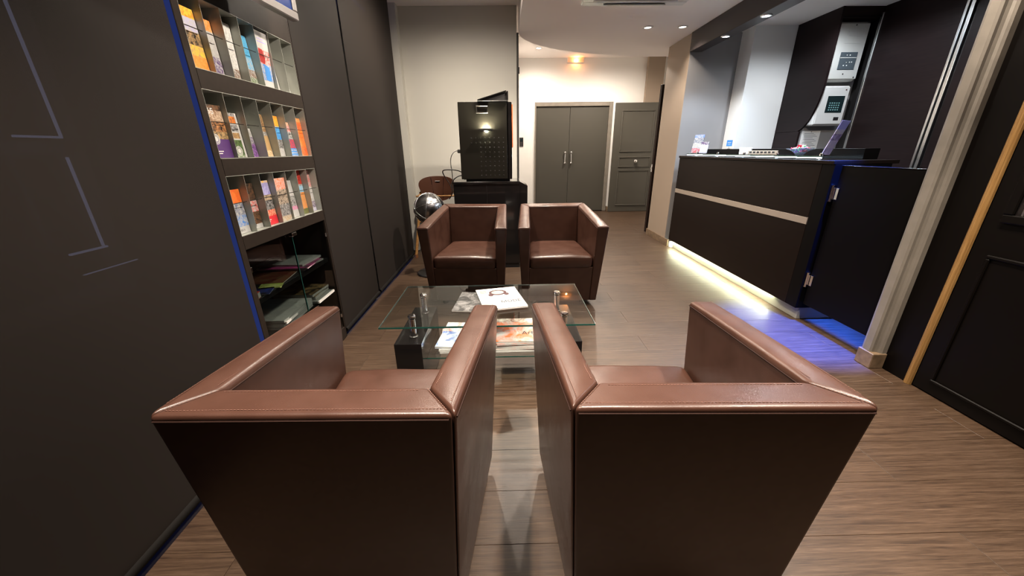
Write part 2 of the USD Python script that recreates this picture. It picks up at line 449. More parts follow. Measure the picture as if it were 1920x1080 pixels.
# white casing on its tiled block, dark panel and oak strip
t3 = struct_x('trim_3')
prof = [(2.10, 1.735), (2.075, 1.735), (2.066, 1.742), (2.062, 1.752), (2.050, 1.757), (2.036, 1.757), (2.028, 1.765), (2.028, 1.800), (2.036, 1.815), (2.10, 1.815)]
cs = extr(prof, 2.25); cs.apply_translation((0, 0, .09))
obj('casing', cs, M['trimwhite'], t3)
obj('casing_block', cb(2.02, 2.10, 1.727, 1.82, 0, .09, .003), M['block'], t3)
t4 = struct_x('trim_4')
gp = [(2.10, 1.572), (2.092, 1.575), (2.086, 1.582), (2.084, 1.590), (2.086, 1.598), (2.092, 1.605), (2.10, 1.608)]
gs = extr(gp, 2.55); gs.apply_translation((0, 0, 0.001))
obj('oak_strip', gs, M['gold'], t4)

# doors
d1 = struct_x('door_1')       # grey double door in the hall
obj('door_frame', [cb(.575, .602, 7.475, 7.56, 0, 1.985, .004)], M['trimwhite'], d1)
obj('door_frame', [cb(1.955, 2.025, 7.475, 7.56, 0, 1.985, .004)], M['trimwhite'], d1)
obj('door_frame', [cb(.602, 1.955, 7.475, 7.56, 1.915, 1.985, .004)], M['trimwhite'], d1)
for x0, x1, hx in ((.604, 1.234, 1.165), (1.238, 1.953, 1.283)):
    lf = obj('door_leaf', cb(x0, x1, 7.505, 7.545, .005, 1.912, .003), M['greydoor'], d1)
    hd = [cyl((hx, 7.47, .925), (hx, 7.47, 1.115), .010, 12)]
    for z in (.925, 1.115):
        hd += [cyl((hx, 7.47, z), (hx, 7.506, z), .012, 12), trimesh.creation.icosphere(2, .022).apply_translation((hx, 7.468, z))]
    obj('door_handle', hd, M['chrome'], lf, smooth=35)
d2 = struct_x('door_2')       # grey panelled door
lf = obj('door_leaf', cb(2.035, 2.83, 7.33, 7.37, .005, 1.95, .003), M['greydoor'], d2)


def frame_y(x0, x1, z0, z1, y, w=.022, t=.014):
    return [cb(x0, x1, y - t, y, z0, z0 + w, .005), cb(x0, x1, y - t, y, z1 - w, z1, .005), cb(x0, x0 + w, y - t, y, z0 + w, z1 - w, .005), cb(x1 - w, x1, y - t, y, z0 + w, z1 - w, .005)]


for z0, z1 in ((1.11, 1.83), (.84, 1.03), (.12, .79)):
    obj('panel_moulding', frame_y(2.16, 2.77, z0, z1, 7.331), M['greydoor'], lf)
obj('door_knob', [cyl((2.47, 7.331, .95), (2.47, 7.30, .95), .014, 16), trimesh.creation.icosphere(2, .036).apply_translation((2.47, 7.28, .95))], M['chrome'], lf, smooth=40)
d3 = struct_x('door_3', (2.075, 5.36, 0), .25)      # dark leaf standing open behind the pier
obj('door_leaf', cb(0, .75, 0, .04, .01, 1.95, .003), M['wenge'], d3)
obj('door_latch', [cb(-.006, 0, .008, .032, .86, .96, .001), cb(-.012, -.006, .012, .028, .90, .93, .001)], M['steel'], d3)
obj('door_foot', lathe([(0, 0), (.018, 0), (.018, .02), (.010, .03), (0, .03)], (.02, -.03, .0)), M['plastic'], d3)
d4 = struct_x('door_4')       # dark entrance door close on the right
lf = obj('door_leaf', cb(2.10, 2.15, .57, 1.571, .006, 2.145, .003), M['doorblack'], d4)


def frame_x(y0, y1, z0, z1, x, w=.016, t=.010):
    return [cb(x - t, x, y0, y1, z0, z0 + w, .004), cb(x - t, x, y0, y1, z1 - w, z1, .004), cb(x - t, x, y0, y0 + w, z0 + w, z1 - w, .004), cb(x - t, x, y1 - w, y1, z0 + w, z1 - w, .004)]


obj('panel_moulding', frame_x(.64, 1.505, .068, .72, 2.101), M['doorblack'], lf)
obj('grille_frame', frame_x(.70, 1.51, .86, 1.95, 2.101, .035, .016), M['doorblack'], lf)
obj('grille_pane', bx(2.094, 2.0995, .735, 1.475, .895, 1.915), M['black'], lf)
for i in range(8):
    obj('grille_bar', cb(2.088, 2.094, .76 + i * .098, .768 + i * .098, .895, 1.915, .001), M['steel'], lf)

# ------------------------------------------------------------------ roller blinds on the left
def blind(y0, y1, label):
    t = thing('roller_blind', label, 'roller blind', (-1.09, (y0 + y1) / 2, 0), 0, None)
    h = (y1 - y0) / 2
    obj('screen_panel', cb(-.003, 0, -h, h, .05, 2.56, .0005), M['fabric'], t)
    obj('hem_bar', [cyl((-.004, -h, .045), (-.004, h, .045), .017, 14)], M['hem'], t, smooth=40)
    obj('roller_tube', [cyl((-.03, -h, 2.555), (-.03, h, 2.555), .022, 16)], M['hem'], t, smooth=40)


blind(-2.3, 1.452, 'wide dark screen blind in the left foreground with window light showing through')
blind(2.245, 2.935, 'dark screen blind immediately beyond the brochure cabinet')
blind(2.965, 4.235, 'dark screen blind at the far end next to the cream wall')

# ------------------------------------------------------------------ brochure cabinet
RX = -1.09
rack = thing('brochure_cabinet', 'dark built-in cabinet with three tiers of metal brochure slots above glass doors', 'display cabinet', (RX, 1.872, 0))
yo = 1.872
Y0, Y1, DEP = 1.515 - yo, 2.230 - yo, .09
P_ = .1021
TIERS = [(1.457, 1.696), (1.151, 1.392), (.847, 1.086)]
obj('stile', cb(-.30, 0, 1.482 - yo, Y0, 0, 2.2, .002), M['rack'], rack)
obj('stile', cb(-.30, 0, Y1, 2.242 - yo, 0, 2.2, .002), M['rack'], rack)
for z0, z1 in ((1.696, 2.2), (1.392, 1.457), (1.086, 1.151), (.79, .847), (0, .075)):
    obj('rail_board', cb(-.30, 0, Y0, Y1, z0, z1, .001), M['rack'], rack)
obj('back_board', bx(-.305, -.30, Y0, Y1, 0, .79), M['blackm'], rack)
for z0, z1 in TIERS:
    tr = obj('slot_back', bx(-DEP - .004, -DEP, Y0, Y1, z0, z1), M['alu'], rack)
    obj('slot_floor', bx(-DEP, -.001, Y0, Y1, z0, z0 + .002), M['alu'], rack)
    obj('slot_ceiling', bx(-DEP, -.001, Y0, Y1, z1 - .002, z1), M['alu'], rack)
    for k in range(8):
        y = Y0 + .0006 + k * P_
        y = min(y, Y1 - .0008)
        obj('divider', bx(-DEP, -.001, y - .0006, y + .0006, z0 + .002, z1 - .002), M['alu'], rack)
    for k in range(7):
        y = Y0 + k * P_
        obj('retaining_wire', [cyl((-.006, y + .001, z0 + .132), (-.006, y + P_ - .012, z0 + .132), .0016, 6)], M['wire'], rack)
for z in (.555, .345):
    obj('shelf', cb(-.30, -.025, Y0, Y1, z - .025, z, .001), M['blackm'], rack)
for y0, y1 in ((Y0 + .004, .001), (.005, Y1 - .004)):
    g = obj('glass_door', bx(-.012, -.007, y0, y1, .08, .785), M['doorglass'], rack)
    for z in (.16, .70):
        ye = y0 if y0 < -.1 else y1
        obj('hinge', cb(-.016, -.002, ye - .008, ye + .008, z - .012, z + .012, .002), M['chrome'], g)
obj('door_edge', bx(-.0125, -.0065, .001, .005, .08, .785), M['glassedge'], rack)
obj('door_clip', [cb(-.02, .004, -.008, .034, .768, .787, .003)], M['chrome'], rack)

# ------------------------------------------------------------------ brochures (one per slot)
W_, R_, OR = (.44, .435, .42), (.58, .05, .03), (.75, .20, .03)
K_, PU, BL = (.02, .017, .015), (.075, .03, .13), (.05, .20, .55)
GN, TN, BR = (.10, .17, .05), (.42, .27, .12), (.16, .08, .04)
LV, GY, SK = (.42, .40, .62), (.35, .34, .33), (.10, .38, .62)
PK, YE = (.62, .08, .30), (.78, .48, .05)
B_ = [
 # tier, slot, width, height, depth bottom, depth top, bands, words
 (0, 0, .196, .040, .050, [(0, OR, (.80, .30, .08)), (.22, YE, TN), (.40, K_, TN), (.62, W_, LV), (.84, YE, OR)], 'leaflet with an orange foot, dark photo and yellow head, top tier leftmost slot', []),
 (0, 1, .190, .066, .075, [(0, PU, W_), (.34, W_, GY), (.80, OR, (.8, .35, .15))], 'leaflet with purple lettered foot and orange head, top tier second slot', []),
 (0, 2, .205, .070, .060, [(0, BR, W_), (.20, W_, (.66, .66, .63))], 'white leaflet with a brown pattern at its foot, top tier third slot', []),
 (0, 3, .190, .052, .070, [(0, GN, W_), (.14, BR, W_), (.30, SK, W_), (.55, SK, (.06, .28, .5))], 'sky blue landscape leaflet, top tier fourth slot', []),
 (0, 4, .222, .030, .010, [(0, W_), (.12, W_, BL), (.42, W_, R_), (.68, W_)], 'white leaflet with red and blue shapes standing tall, top tier fifth slot', ['shapes']),
 (0, 5, .120, .080, .090, [(0, W_, GY), (.5, W_)], 'short pale leaflet, top tier sixth slot', []),
 (0, 6, .110, .085, .095, [(0, W_, (.6, .6, .58)), (.6, W_)], 'short white leaflet, top tier rightmost slot', []),
 (1, 0, .190, .028, .036, [(0, PU), (.36, TN, K_), (.50, K_, (.5, .22, .08)), (.70, (.55, .42, .30), BR), (.9, BR, K_)], 'brown photo leaflet with purple foot and white ring emblem, middle tier leftmost slot', ['ring', 'lines']),
 (1, 1, .172, .050, .058, [(0, GN, W_), (.06, GN, K_), (.40, W_), (.43, TN, BR), (.56, W_), (.59, GY, K_), (.74, W_), (.77, OR, BR), (.92, GY, K_)], 'green leaflet with stacked photo panels and white ring, middle tier second slot', ['ring', 'side']),
 (1, 2, .120, .075, .088, [(0, PU, (.3, .15, .38)), (.45, W_, PU), (.7, W_)], 'short purple and white leaflet, middle tier third slot', []),
 (1, 3, .185, .062, .080, [(0, TN, (.75, .6, .42)), (.15, TN), (.5, W_, K_), (.6, BR, TN)], 'tan leaflet with speckled foot, middle tier fourth slot', []),
 (1, 4, .185, .058, .060, [(0, W_, GY), (.2, GY, K_), (.42, BL, SK), (.74, OR, YE)], 'blue leaflet with orange head and white foot, middle tier fifth slot', []),
 (1, 5, .165, .036, .070, [(0, W_, BL), (.22, R_, (.08, .08, .2)), (.5, W_, K_), (.72, W_, R_), (.9, OR, W_)], 'white leaflet with blue striped foot and dark red photo, middle tier sixth slot', ['stripes']),
 (1, 6, .190, .034, .050, [(0, R_, OR), (.25, (.75, .12, .03), OR), (.7, R_, OR), (.9, TN, OR)], 'bright red and orange leaflet, middle tier rightmost slot', []),
 (2, 0, .180, .048, .055, [(0, W_), (.16, W_, BL), (.42, W_, (.1, .12, .2)), (.70, (.75, .12, .03), OR)], 'white leaflet with blue figures and orange red head, bottom tier leftmost slot', ['clar']),
 (2, 1, .195, .062, .066, [(0, W_), (.10, BR, K_), (.38, W_, R_), (.62, K_, BR)], 'black headed leaflet with framed caption at its foot, bottom tier second slot', ['hem']),
 (2, 2, .200, .040, .052, [(0, (.6, .03, .04)), (.2, R_, (.7, .4, .25)), (.34, K_, GY), (.56, (.6, .45, .3), K_), (.68, LV, (.25, .22, .5)), (.95, YE, LV)], 'lavender headed leaflet with solid red foot, bottom tier third slot', ['lines']),
 (2, 3, .205, .020, .016, [(0, TN, W_), (.12, GY, K_), (.4, (.5, .4, .3), K_), (.74, (.78, .16, .05), W_)], 'photo collage leaflet with orange red head, bottom tier fourth slot', []),
 (2, 4, .185, .045, .062, [(0, W_), (.2, PK, W_), (.3, W_, K_), (.55, W_)], 'white leaflet with magenta band, bottom tier fifth slot', []),
 (2, 5, .232, .048, .060, [(0, GN, BR), (.12, TN, OR), (.5, SK, W_), (.64, W_, K_), (.68, R_, (.15, .01, .01))], 'tall leaflet with red lettered head and blue sky, bottom tier sixth slot', []),
 (2, 6, .225, .058, .064, [(0, W_, LV), (.08, PU, W_), (.24, W_), (.6, W_, R_)], 'tall white leaflet with purple tick, bottom tier rightmost slot', []),
]
for tier, slot, hh, db, dt, bands, lab, extra in B_:
    w = .096
    db, dt = db * .55, dt * .62
    z0 = TIERS[tier][0] + .003
    yc = 1.515 + slot * P_ + .051
    up = np.array([-(dt - db), 0, math.sqrt(max(hh ** 2 - (dt - db) ** 2, 1e-6))]); up /= np.linalg.norm(up)
    xa = np.array([0, 1.0, 0])
    na = np.cross(xa, up)
    t = thing_m('brochure', lab, 'brochure', axes((RX - db, yc, z0), xa, up, na), 'brochures in the rack')
    cov = printed(bands, 70.0 + 9 * slot, height=hh)
    obj('pages', bx(-w / 2, w / 2, .0003, hh, -.004, -.0006), M['pages'], t)
    obj('cover', bx(-w / 2 - .0003, w / 2, 0, hh + .0005, -.0006, 0), cov, t)
    if 'ring' in extra:
        from shapely.geometry import Point
        yy = .36 * hh if slot == 0 else .15 * hh
        xx = -.022 if slot == 0 else .008
        for a, b in ((.019, .0165), (.0145, .0120), (.0095, .0)):
            s = Point(0, 0).buffer(a) if b == 0 else Point(0, 0).buffer(a).difference(Point(0, 0).buffer(b))
            g = trimesh.creation.extrude_polygon(s, .0003, engine='earcut'); g.apply_translation((xx, yy, 0))
            obj('emblem_ring', g, M['inkwhite'], t)
    if 'lines' in extra:
        obj('print_line', [bx(-.034, -.002, .022, .026, 0, .0003), bx(-.034, -.010, .014, .018, 0, .0003)], M['inkwhite'], t)
    if 'side' in extra:
        obj('white_border', bx(.036, .048, 0, hh, 0, .0003), M['inkwhite'], t)
    if 'stripes' in extra:
        for i in range(3):
            obj('blue_stripe', bx(-.047, .046, .006 + i * .013, .012 + i * .013, 0, .0003), M['bluecard'], t)
    if 'shapes' in extra:
        s1 = extr([(-.03, .10), (.002, .095), (.01, .12), (-.005, .152), (-.032, .155)], .0003)
        s2 = extr([(-.004, .03), (.034, .028), (.032, .085), (-.008, .095)], .0003)
        obj('red_shape', s1, pbr('print_red', (.32, .02, .018), .4), t); obj('blue_shape', s2, M['bluecard'], t)
        obj('print_line', [bx(-.03, .02, .192, .195, 0, .0003), bx(-.03, .034, .180, .184, 0, .0003)], M['lavender'], t)
    if 'clar' in extra:
        m = meshkit.text_mesh('C L A R I S', .008, .0004); m.apply_translation((-.040, .010, 0)); obj('lettering', m, M['ink'], t)
    if 'hem' in extra:
        m = meshkit.text_mesh('HEM', .013, .0004, True); m.apply_translation((-.036, .010, 0)); obj('lettering', m, M['ink'], t)
    if tier == 1 and slot == 0:
        m = meshkit.text_mesh('65', .020, .0004, True); m.apply_translation((-.030, .158, 0)); obj('lettering', m, M['inkwhite'], t)

# ------------------------------------------------------------------ magazines
def magazine(label, center, z, ang, w, hh, thick, cover, group=None, extra=None, curl=0.0):
    t = thing('magazine', label, 'magazine', (center[0], center[1], z), ang, group)
    obj('pages', cb(-w / 2 + .001, w / 2 - .001, -hh / 2 + .001, hh / 2 - .001, .0005, thick - .0008, .0006), M['pages'], t)
    obj('cover', [cb(-w / 2, w / 2, -hh / 2, hh / 2, thick - .0008, thick, .0003), bx(-w / 2, -w / 2 + .0008, -hh / 2, hh / 2, .0003, thick - .0008), bx(-w / 2, w / 2, -hh / 2, hh / 2, 0, .0005)], cover, t)
    if extra:
        extra(t, w, hh, thick)
    return z + thick


def cover(a, b, scale=18, thr=.5, height=.29):
    return printed([(-2, a, b), (0, a, b)], scale, height=height, thr=thr)


def pile(specs, z):
    for s in specs:
        z = magazine(s[0], s[1], z, s[2], s[3], s[4], s[5], s[6], s[7] if len(s) > 7 else None, s[8] if len(s) > 8 else None)
    return z


DR, OL = (.14, .02, .018), (.40, .46, .06)
cx = RX - .155
pile([
    ('black backed magazine at the bottom of the upper shelf stack in the glass cabinet', (cx - .01, 2.05), .03, .27, .21, .008, cover(K_, GY)),
    ('grey magazine second from the bottom of the upper shelf stack in the glass cabinet', (cx, 2.06), -.05, .27, .21, .007, cover(GY, W_)),
    ('magazine with pink cover corner in the upper shelf stack of the glass cabinet', (cx + .012, 2.035), .10, .265, .205, .006, cover(K_, PK, 10)),
    ('pale grey magazine on top of the upper shelf stack in the glass cabinet', (cx - .02, 2.08), -.02, .27, .21, .010, cover((.5, .49, .48), W_)),
], .556)
pile([('dark red magazine lying flat on the upper shelf left of the stack', (cx - .02, 1.83), .16, .26, .20, .006, cover(DR, BR))], .556)
pile([('yellow green brochure at the front edge of the upper cabinet shelf', (cx + .075, 1.745), .35, .10, .15, .004, cover(OL, (.5, .55, .2)))], .556)
pile([('blue brochure at the front edge of the upper cabinet shelf', (cx + .082, 1.635), .30, .10, .10, .004, cover((.03, .05, .25), K_))], .556)
pile([('small red and white booklet at the left end of the upper cabinet shelf', (cx + .095, 1.545), .2, .07, .045, .028, printed([(-2, W_), (0, R_)], 12, height=.02))], .556)
pile([
    ('white magazine at the bottom of the thick lower shelf stack in the glass cabinet', (cx + .02, 1.80), .05, .24, .30, .014, cover(W_, GY)),
    ('white magazine second in the thick lower shelf stack in the glass cabinet', (cx + .018, 1.80), .02, .24, .30, .013, cover(W_, GY)),
    ('grey white magazine third in the thick lower shelf stack in the glass cabinet', (cx + .022, 1.805), .07, .24, .30, .012, cover(W_, GY)),
    ('pale magazine on top of the thick lower shelf stack in the glass cabinet', (cx + .02, 1.80), .04, .24, .30, .011, cover((.55, .54, .5), W_)),
], .346)
pile([
    ('white catalogue at the bottom of the right hand lower shelf stack', (cx + .03, 2.09), 0, .25, .20, .012, cover(W_, GY)),
    ('brown catalogue in the middle of the right hand lower shelf stack', (cx, 2.10), .05, .24, .19, .022, cover(BR, TN)),
    ('brown photo catalogue on top of the right hand lower shelf stack', (cx, 2.10), -.04, .24, .19, .016, cover(TN, K_)),
], .346)
pile([
    ('dark red thick book at the bottom of the glass cabinet', (cx - .02, 1.80), .05, .23, .26, .040, cover(DR, (.08, .012, .012))),
    ('thinner dark red book lying on the thick book at the cabinet bottom', (cx - .03, 1.79), -.05, .23, .25, .030, cover((.10, .015, .015), DR)),
], .076)
pile([('light blue magazine at the front bottom of the glass cabinet', (cx + .09, 1.60), .15, .11, .14, .05, cover(SK, (.3, .6, .8)))], .076)

# ------------------------------------------------------------------ television
ang_tv = math.atan2(2.025 - 1.801, -.93 + .948)
tvt = thing('television', 'silver framed flat television hung high above the brochure cabinet', 'television', (-.93, 2.025, 1.732), ang_tv)
L_ = .95
obj('bezel', [cb(-L_, 0, 0, .035, 0, .034, .004), cb(-L_, 0, 0, .035, .546, .58, .004), cb(-.030, 0, 0, .035, .034, .546, .004), cb(-L_, -L_ + .03, 0, .035, .034, .546, .004)], M['tvbezel'], tvt)
obj('screen', bx(-L_ + .03, -.03, .008, .03, .034, .546), M['tvscreen'], tvt)
obj('rear_housing', cb(-L_ + .03, -.03, .030, .072, .02, .56, .015), M['darkplastic'], tvt)
obj('wall_bracket', [cb(-.50, -.25, .070, .118, .15, .45, .004)], M['darkplastic'], tvt)

# ------------------------------------------------------------------ armchairs
WB, WF, D_, HB, HF, S_, SF, SB = .557, .654, .681, .734, .654, .056, .161, .064
LEG = .045


def hexa(c, dims, r, n=(2, 8, 8), crown=0.0, bulge=0.0, wob=0.0, seed=0):
    """rounded block mapped on eight corners c[i][j][k] (i: x, j: y, k: z)"""
    c = np.array(c, float)
    d = np.array(dims, float) / 2
    ax = []
    for k in range(3):
        rr = min(r, d[k] * .95)
        e = d[k] - rr + rr * np.sin(np.linspace(0, np.pi / 2, 4))
        mid = np.linspace(-(d[k] - rr), d[k] - rr, n[k] + 1)
        ax.append(np.unique(np.round(np.r_[-e, mid, e], 7)))
    V, F, base = [], [], 0
    for k in range(3):
        a, b = [q for q in range(3) if q != k]
        for s in (-1, 1):
            A, B = np.meshgrid(ax[a], ax[b], indexing='ij')
            p = np.zeros(A.shape + (3,)); p[..., a], p[..., b], p[..., k] = A, B, s * d[k]
            idx = np.arange(A.size).reshape(A.shape) + base
            q = np.stack([idx[:-1, :-1], idx[1:, :-1], idx[1:, 1:], idx[:-1, 1:]], -1).reshape(-1, 4)
            if (s > 0) == (k == 1):
                q = q[:, ::-1]
            F.append(np.vstack([q[:, [0, 1, 2]], q[:, [0, 2, 3]]]))
            V.append(p.reshape(-1, 3)); base += A.size
    V = np.vstack(V)
    lim = np.maximum(d - r, d * .05)
    q = np.clip(V, -lim, lim)
    df = V - q
    ln = np.linalg.norm(df, axis=1, keepdims=True)
    rr = np.minimum(r, d.min() * .95)
    V = np.where(ln > 1e-9, q + df / np.maximum(ln, 1e-9) * rr, V)
    u = V / d
    if crown:
        V = V + np.c_[np.zeros((len(V), 2)), crown * np.clip(1 - u[:, 0] ** 2, 0, 1) * np.clip(1 - u[:, 1] ** 4, 0, 1) * (u[:, 2] > .3)]
    if bulge:
        V = V + np.c_[np.zeros(len(V)), bulge * np.sign(u[:, 1]) * (np.abs(u[:, 1]) > .5) * np.clip(1 - u[:, 0] ** 2, 0, 1) * np.clip(1 - u[:, 2] ** 2, 0, 1), np.zeros(len(V))]
    if wob:
        V = V + wob * (meshkit.fbm(V * 9.0 + seed * 3.7, 3, seed)[:, None] - .5) * np.array([.4, .4, 1.0])
    t = (V / d + 1) / 2
    out = np.zeros_like(V)
    for i, j, k in np.ndindex(2, 2, 2):
        w = (t[:, 0] if i else 1 - t[:, 0]) * (t[:, 1] if j else 1 - t[:, 1]) * (t[:, 2] if k else 1 - t[:, 2])
        out += w[:, None] * c[i][j][k]
    m = trimesh.Trimesh(out, np.vstack(F), process=False)
    m.merge_vertices(digits_vertex=6)
    m.update_faces(m.nondegenerate_faces())
    m.fix_normals()
    return m


def Hy(y):
    return HB + (HF - HB) * y / D_


def outer(y, z, sg):
    x = WB / 2 + (WF - WB) / 2 * y / D_
    return sg * (x - S_ * (Hy(y) - z))


TB, TA_B, TA_F = .098, .076, .086       # back thickness; arm thickness at back and front


def arm_corners(sg):
    def col(y_fn, inner, z):
        y = y_fn(z)
        yt = y_fn(None)
        if not inner:
            return (outer(yt, z, sg), y, z)
        return (outer(yt, Hy(yt), sg) - sg * (TA_B if yt < .3 else TA_F), y, z)
    back_o = lambda z: 0.0 if z is None else SB * (HB - z)
    back_i = lambda z: TB if z is None else TB
    front = lambda z: D_ if z is None else D_ - SF * (HF - z)
    c = [[[None] * 2 for _ in range(2)] for _ in range(2)]
    for k in (0, 1):
        for i in (0, 1):
            inn = (i == 0) if sg > 0 else (i == 1)
            bfn = back_i if inn else back_o
            yb = TB if inn else 0.0
            z_b = LEG if k == 0 else Hy(yb)
            z_f = LEG if k == 0 else HF
            c[i][0][k] = col(bfn, inn, z_b)
            c[i][1][k] = col(front, inn, z_f)
    return c


def back_corners():
    c = [[[None] * 2 for _ in range(2)] for _ in range(2)]
    for i, sg in ((0, -1), (1, 1)):
        for k in (0, 1):
            z = LEG if k == 0 else HB
            c[i][0][k] = (outer(0, z, sg), SB * (HB - z), z)
            z = LEG if k == 0 else Hy(TB)
            c[i][1][k] = (outer(TB, Hy(TB), sg) - sg * TA_B, TB, z)
    return c


def lerp8(c, u, v, w):
    c = np.array(c); t = [(q + 1) / 2 for q in (u, v, w)]
    out = np.zeros(3)
    for i, j, k in np.ndindex(2, 2, 2):
        out += (t[0] if i else 1 - t[0]) * (t[1] if j else 1 - t[1]) * (t[2] if k else 1 - t[2]) * c[i][j][k]
    return out


def dashes(path, step=.0066, length=.0042, r=.0006):
    path = np.array(path)
    s = np.r_[0, np.cumsum(np.linalg.norm(np.diff(path, axis=0), axis=1))]
    out = []
    for a in np.arange(.004, s[-1] - length, step):
        p = np.array([np.interp([a, a + length], s, path[:, k]) for k in range(3)]).T
        d = p[1] - p[0]; L = np.linalg.norm(d)
        b = trimesh.creation.box((L, 2 * r, 1.2 * r))
        b.apply_transform(trimesh.geometry.align_vectors([1, 0, 0], d / L)); b.apply_translation(p.mean(0))
        out.append(b)
    return out


def make_chair(label, x, y, a):
    t = thing('armchair', label, 'armchair', (x, y, 0), a, 'brown leather armchairs round the glass table')
    CR = .007
    R = .013
    for sg in (1, -1):
        c = arm_corners(sg)
        arm = obj('arm', hexa(c, (TA_F, D_, .62), R, (2, 10, 8), CR, wob=.003, seed=3 + sg), M['leather'], t, smooth=50)
        o = 1 if sg > 0 else -1
        st, pp, pi_ = [], [], []
        for v in np.linspace(-.965, .972, 44):
            th = .080
            st.append(lerp8(c, o * (1 - 2 * .016 / th), v, 1) + [0, 0, CR * (1 - (1 - 2 * .016 / th) ** 2) + .0004])
            pp.append(lerp8(c, o, v, 1 - 2 * .014 / .62) + [o * .0004, 0, 0])
            pi_.append(lerp8(c, -o, v, 1 - 2 * .014 / .62) + [-o * .0004, 0, 0])
        st2 = [lerp8(c, -o * (1 - 2 * .016 / .08), v, 1) + [0, 0, CR * .35 + .0004] for v in np.linspace(-.93, .972, 44)]
        mit = [lerp8(c, u, -1 + 2 * .010 / .62 + .0, 1) + [0, 0.004, CR * .2 + .0002] for u in np.linspace(-.85, .85, 16)]
        front = [lerp8(c, u, 1, 1 - 2 * .014 / .62) + [0, .0006, 0] for u in np.linspace(-.9, .9, 10)]
        obj('piping', [tube(pp, .0017, 6), tube(pi_, .0017, 6), tube(front, .0017, 6)], M['piping'], arm)
        obj('stitching', dashes(st) + dashes(st2), M['thread'], arm, kind='stuff')
    c = back_corners()
    back = obj('backrest', hexa(c, (.5, TB, .69), R, (10, 2, 8), 0, wob=.003, seed=9), M['leather'], t, smooth=50)
    st, pp, pi_, ms = [], [], [], []
    for u in np.linspace(-.96, .96, 50):
        st.append(lerp8(c, u, -1 + 2 * .016 / TB, 1) + [0, 0, .0008])
        pp.append(lerp8(c, u, -1, 1 - 2 * .014 / .69) + [0, -.0005, 0])
        pi_.append(lerp8(c, u, 1, 1 - 2 * .014 / .69) + [0, .0005, 0])
    st2 = [lerp8(c, u, 1 - 2 * .016 / TB, 1) + [0, 0, .0008] for u in np.linspace(-.9, .9, 40)]
    for sg in (-1, 1):
        ms += dashes([lerp8(c, sg * (1 - 2 * .008 / .5), v, 1) + [0, 0, .0006] for v in np.linspace(-.8, .8, 14)])
    obj('piping', [tube(pp, .0017, 6), tube(pi_, .0017, 6)], M['piping'], back)
    obj('stitching', dashes(st) + dashes(st2) + ms, M['thread'], back, kind='stuff')
    # seat cushion and front panel
    xb = WB / 2 - TA_B + .002; xf = WF / 2 - TA_F + .002
    yf = D_ - SF * (HF - .42) - .004
    def blk(z0, z1, ya, yb_, yb0):
        return [[[(-xb, ya, z0), (-xb, ya, z1)], [(-xf, yb0, z0), (-xf, yb_, z1)]], [[(xb, ya, z0), (xb, ya, z1)], [(xf, yb0, z0), (xf, yb_, z1)]]]
    obj('seat', hexa(blk(.32, .425, TB - .01, yf, yf - .012), (.42, .52, .11), .034, (10, 12, 3), .010, wob=.008, seed=5), M['leather'], t, smooth=60)
    obj('front_panel', hexa(blk(LEG, .335, TB - .01, D_ - SF * (HF - .335) - .008, D_ - SF * (HF - LEG) - .008), (.42, .52, .29), .006, (2, 2, 2)), M['leather'], t, smooth=40)
    for sx in (-1, 1):
        for ly in (.09, .50):
            obj('leg', cyl((sx * .20, ly, 0), (sx * .20, ly, LEG + .01), .022, 16, .026), M['blackm'], t, smooth=40)
    return t


def copy_of(src, label, x, y, a):
    r = thing(src.GetName(), label, 'armchair', (x, y, 0), a, 'brown leather armchairs round the glass table')
    r.GetReferences().AddInternalReference(src.GetPath())
    r.SetInstanceable(True)
    return r


ch = make_chair('brown leather tub armchair in the left foreground seen from behind', -.374, .537, -.021)
copy_of(ch, 'brown leather tub armchair in the right foreground seen from behind', .393, .532, -.031)
copy_of(ch, 'brown leather tub armchair facing us beyond the table, beside the silver globe', -.267, 3.283, 3.064)
copy_of(ch, 'brown leather tub armchair facing us beyond the table, on the reception side', .411, 3.26, 3.146)

# ------------------------------------------------------------------ coffee table
TX, TY = -.092, 1.779
tb = thing('coffee_table', 'glass coffee table with black box legs and chrome posts between the armchairs', 'coffee table', (TX, TY, 0))
hx, hy = .496, .271
obj('glass_top', bx(-hx + .001, hx - .001, -hy + .001, hy - .001, .4121, .4199), M['glass'], tb)
obj('glass_rim', [bx(-hx, hx, -hy, -hy + .001, .412, .42)], M['glassedge'], tb)
obj('glass_rim', [bx(-hx, -hx + .001, -hy, hy, .412, .42), bx(hx - .001, hx, -hy, hy, .412, .42), bx(-hx, hx, hy - .001, hy, .412, .42)], pbr('glass_edge_pale', (.09, .12, .11), .2), tb)
for sx in (-1, 1):
    x0, x1 = (-.448, -.318) if sx < 0 else (.318, .448)
    obj('box_leg', cb(x0, x1, -.24, .20, .0, .315, .002), M['black'], tb, label='glossy black box leg')
    for py in (-.162, .118):
        px = sx * .370
        obj('post', [lathe([(0, .315), (.022, .315), (.022, .320), (.0155, .322), (.0155, .412), (.0155, .412), (.0, .412)], (px, py, 0), 24),
                     lathe([(0, .4202), (.019, .4202), (.019, .427), (.016, .431), (0, .432)], (px, py, 0), 24)], M['chrome'], tb, smooth=35)
obj('lower_shelf', bx(-.318, .318, -.16, .19, .185, .191), M['glass'], tb)
obj('shelf_rim', [bx(-.318, .318, -.161, -.16, .185, .191), bx(-.318, .318, .19, .191, .185, .191)], M['glassedge'], tb)


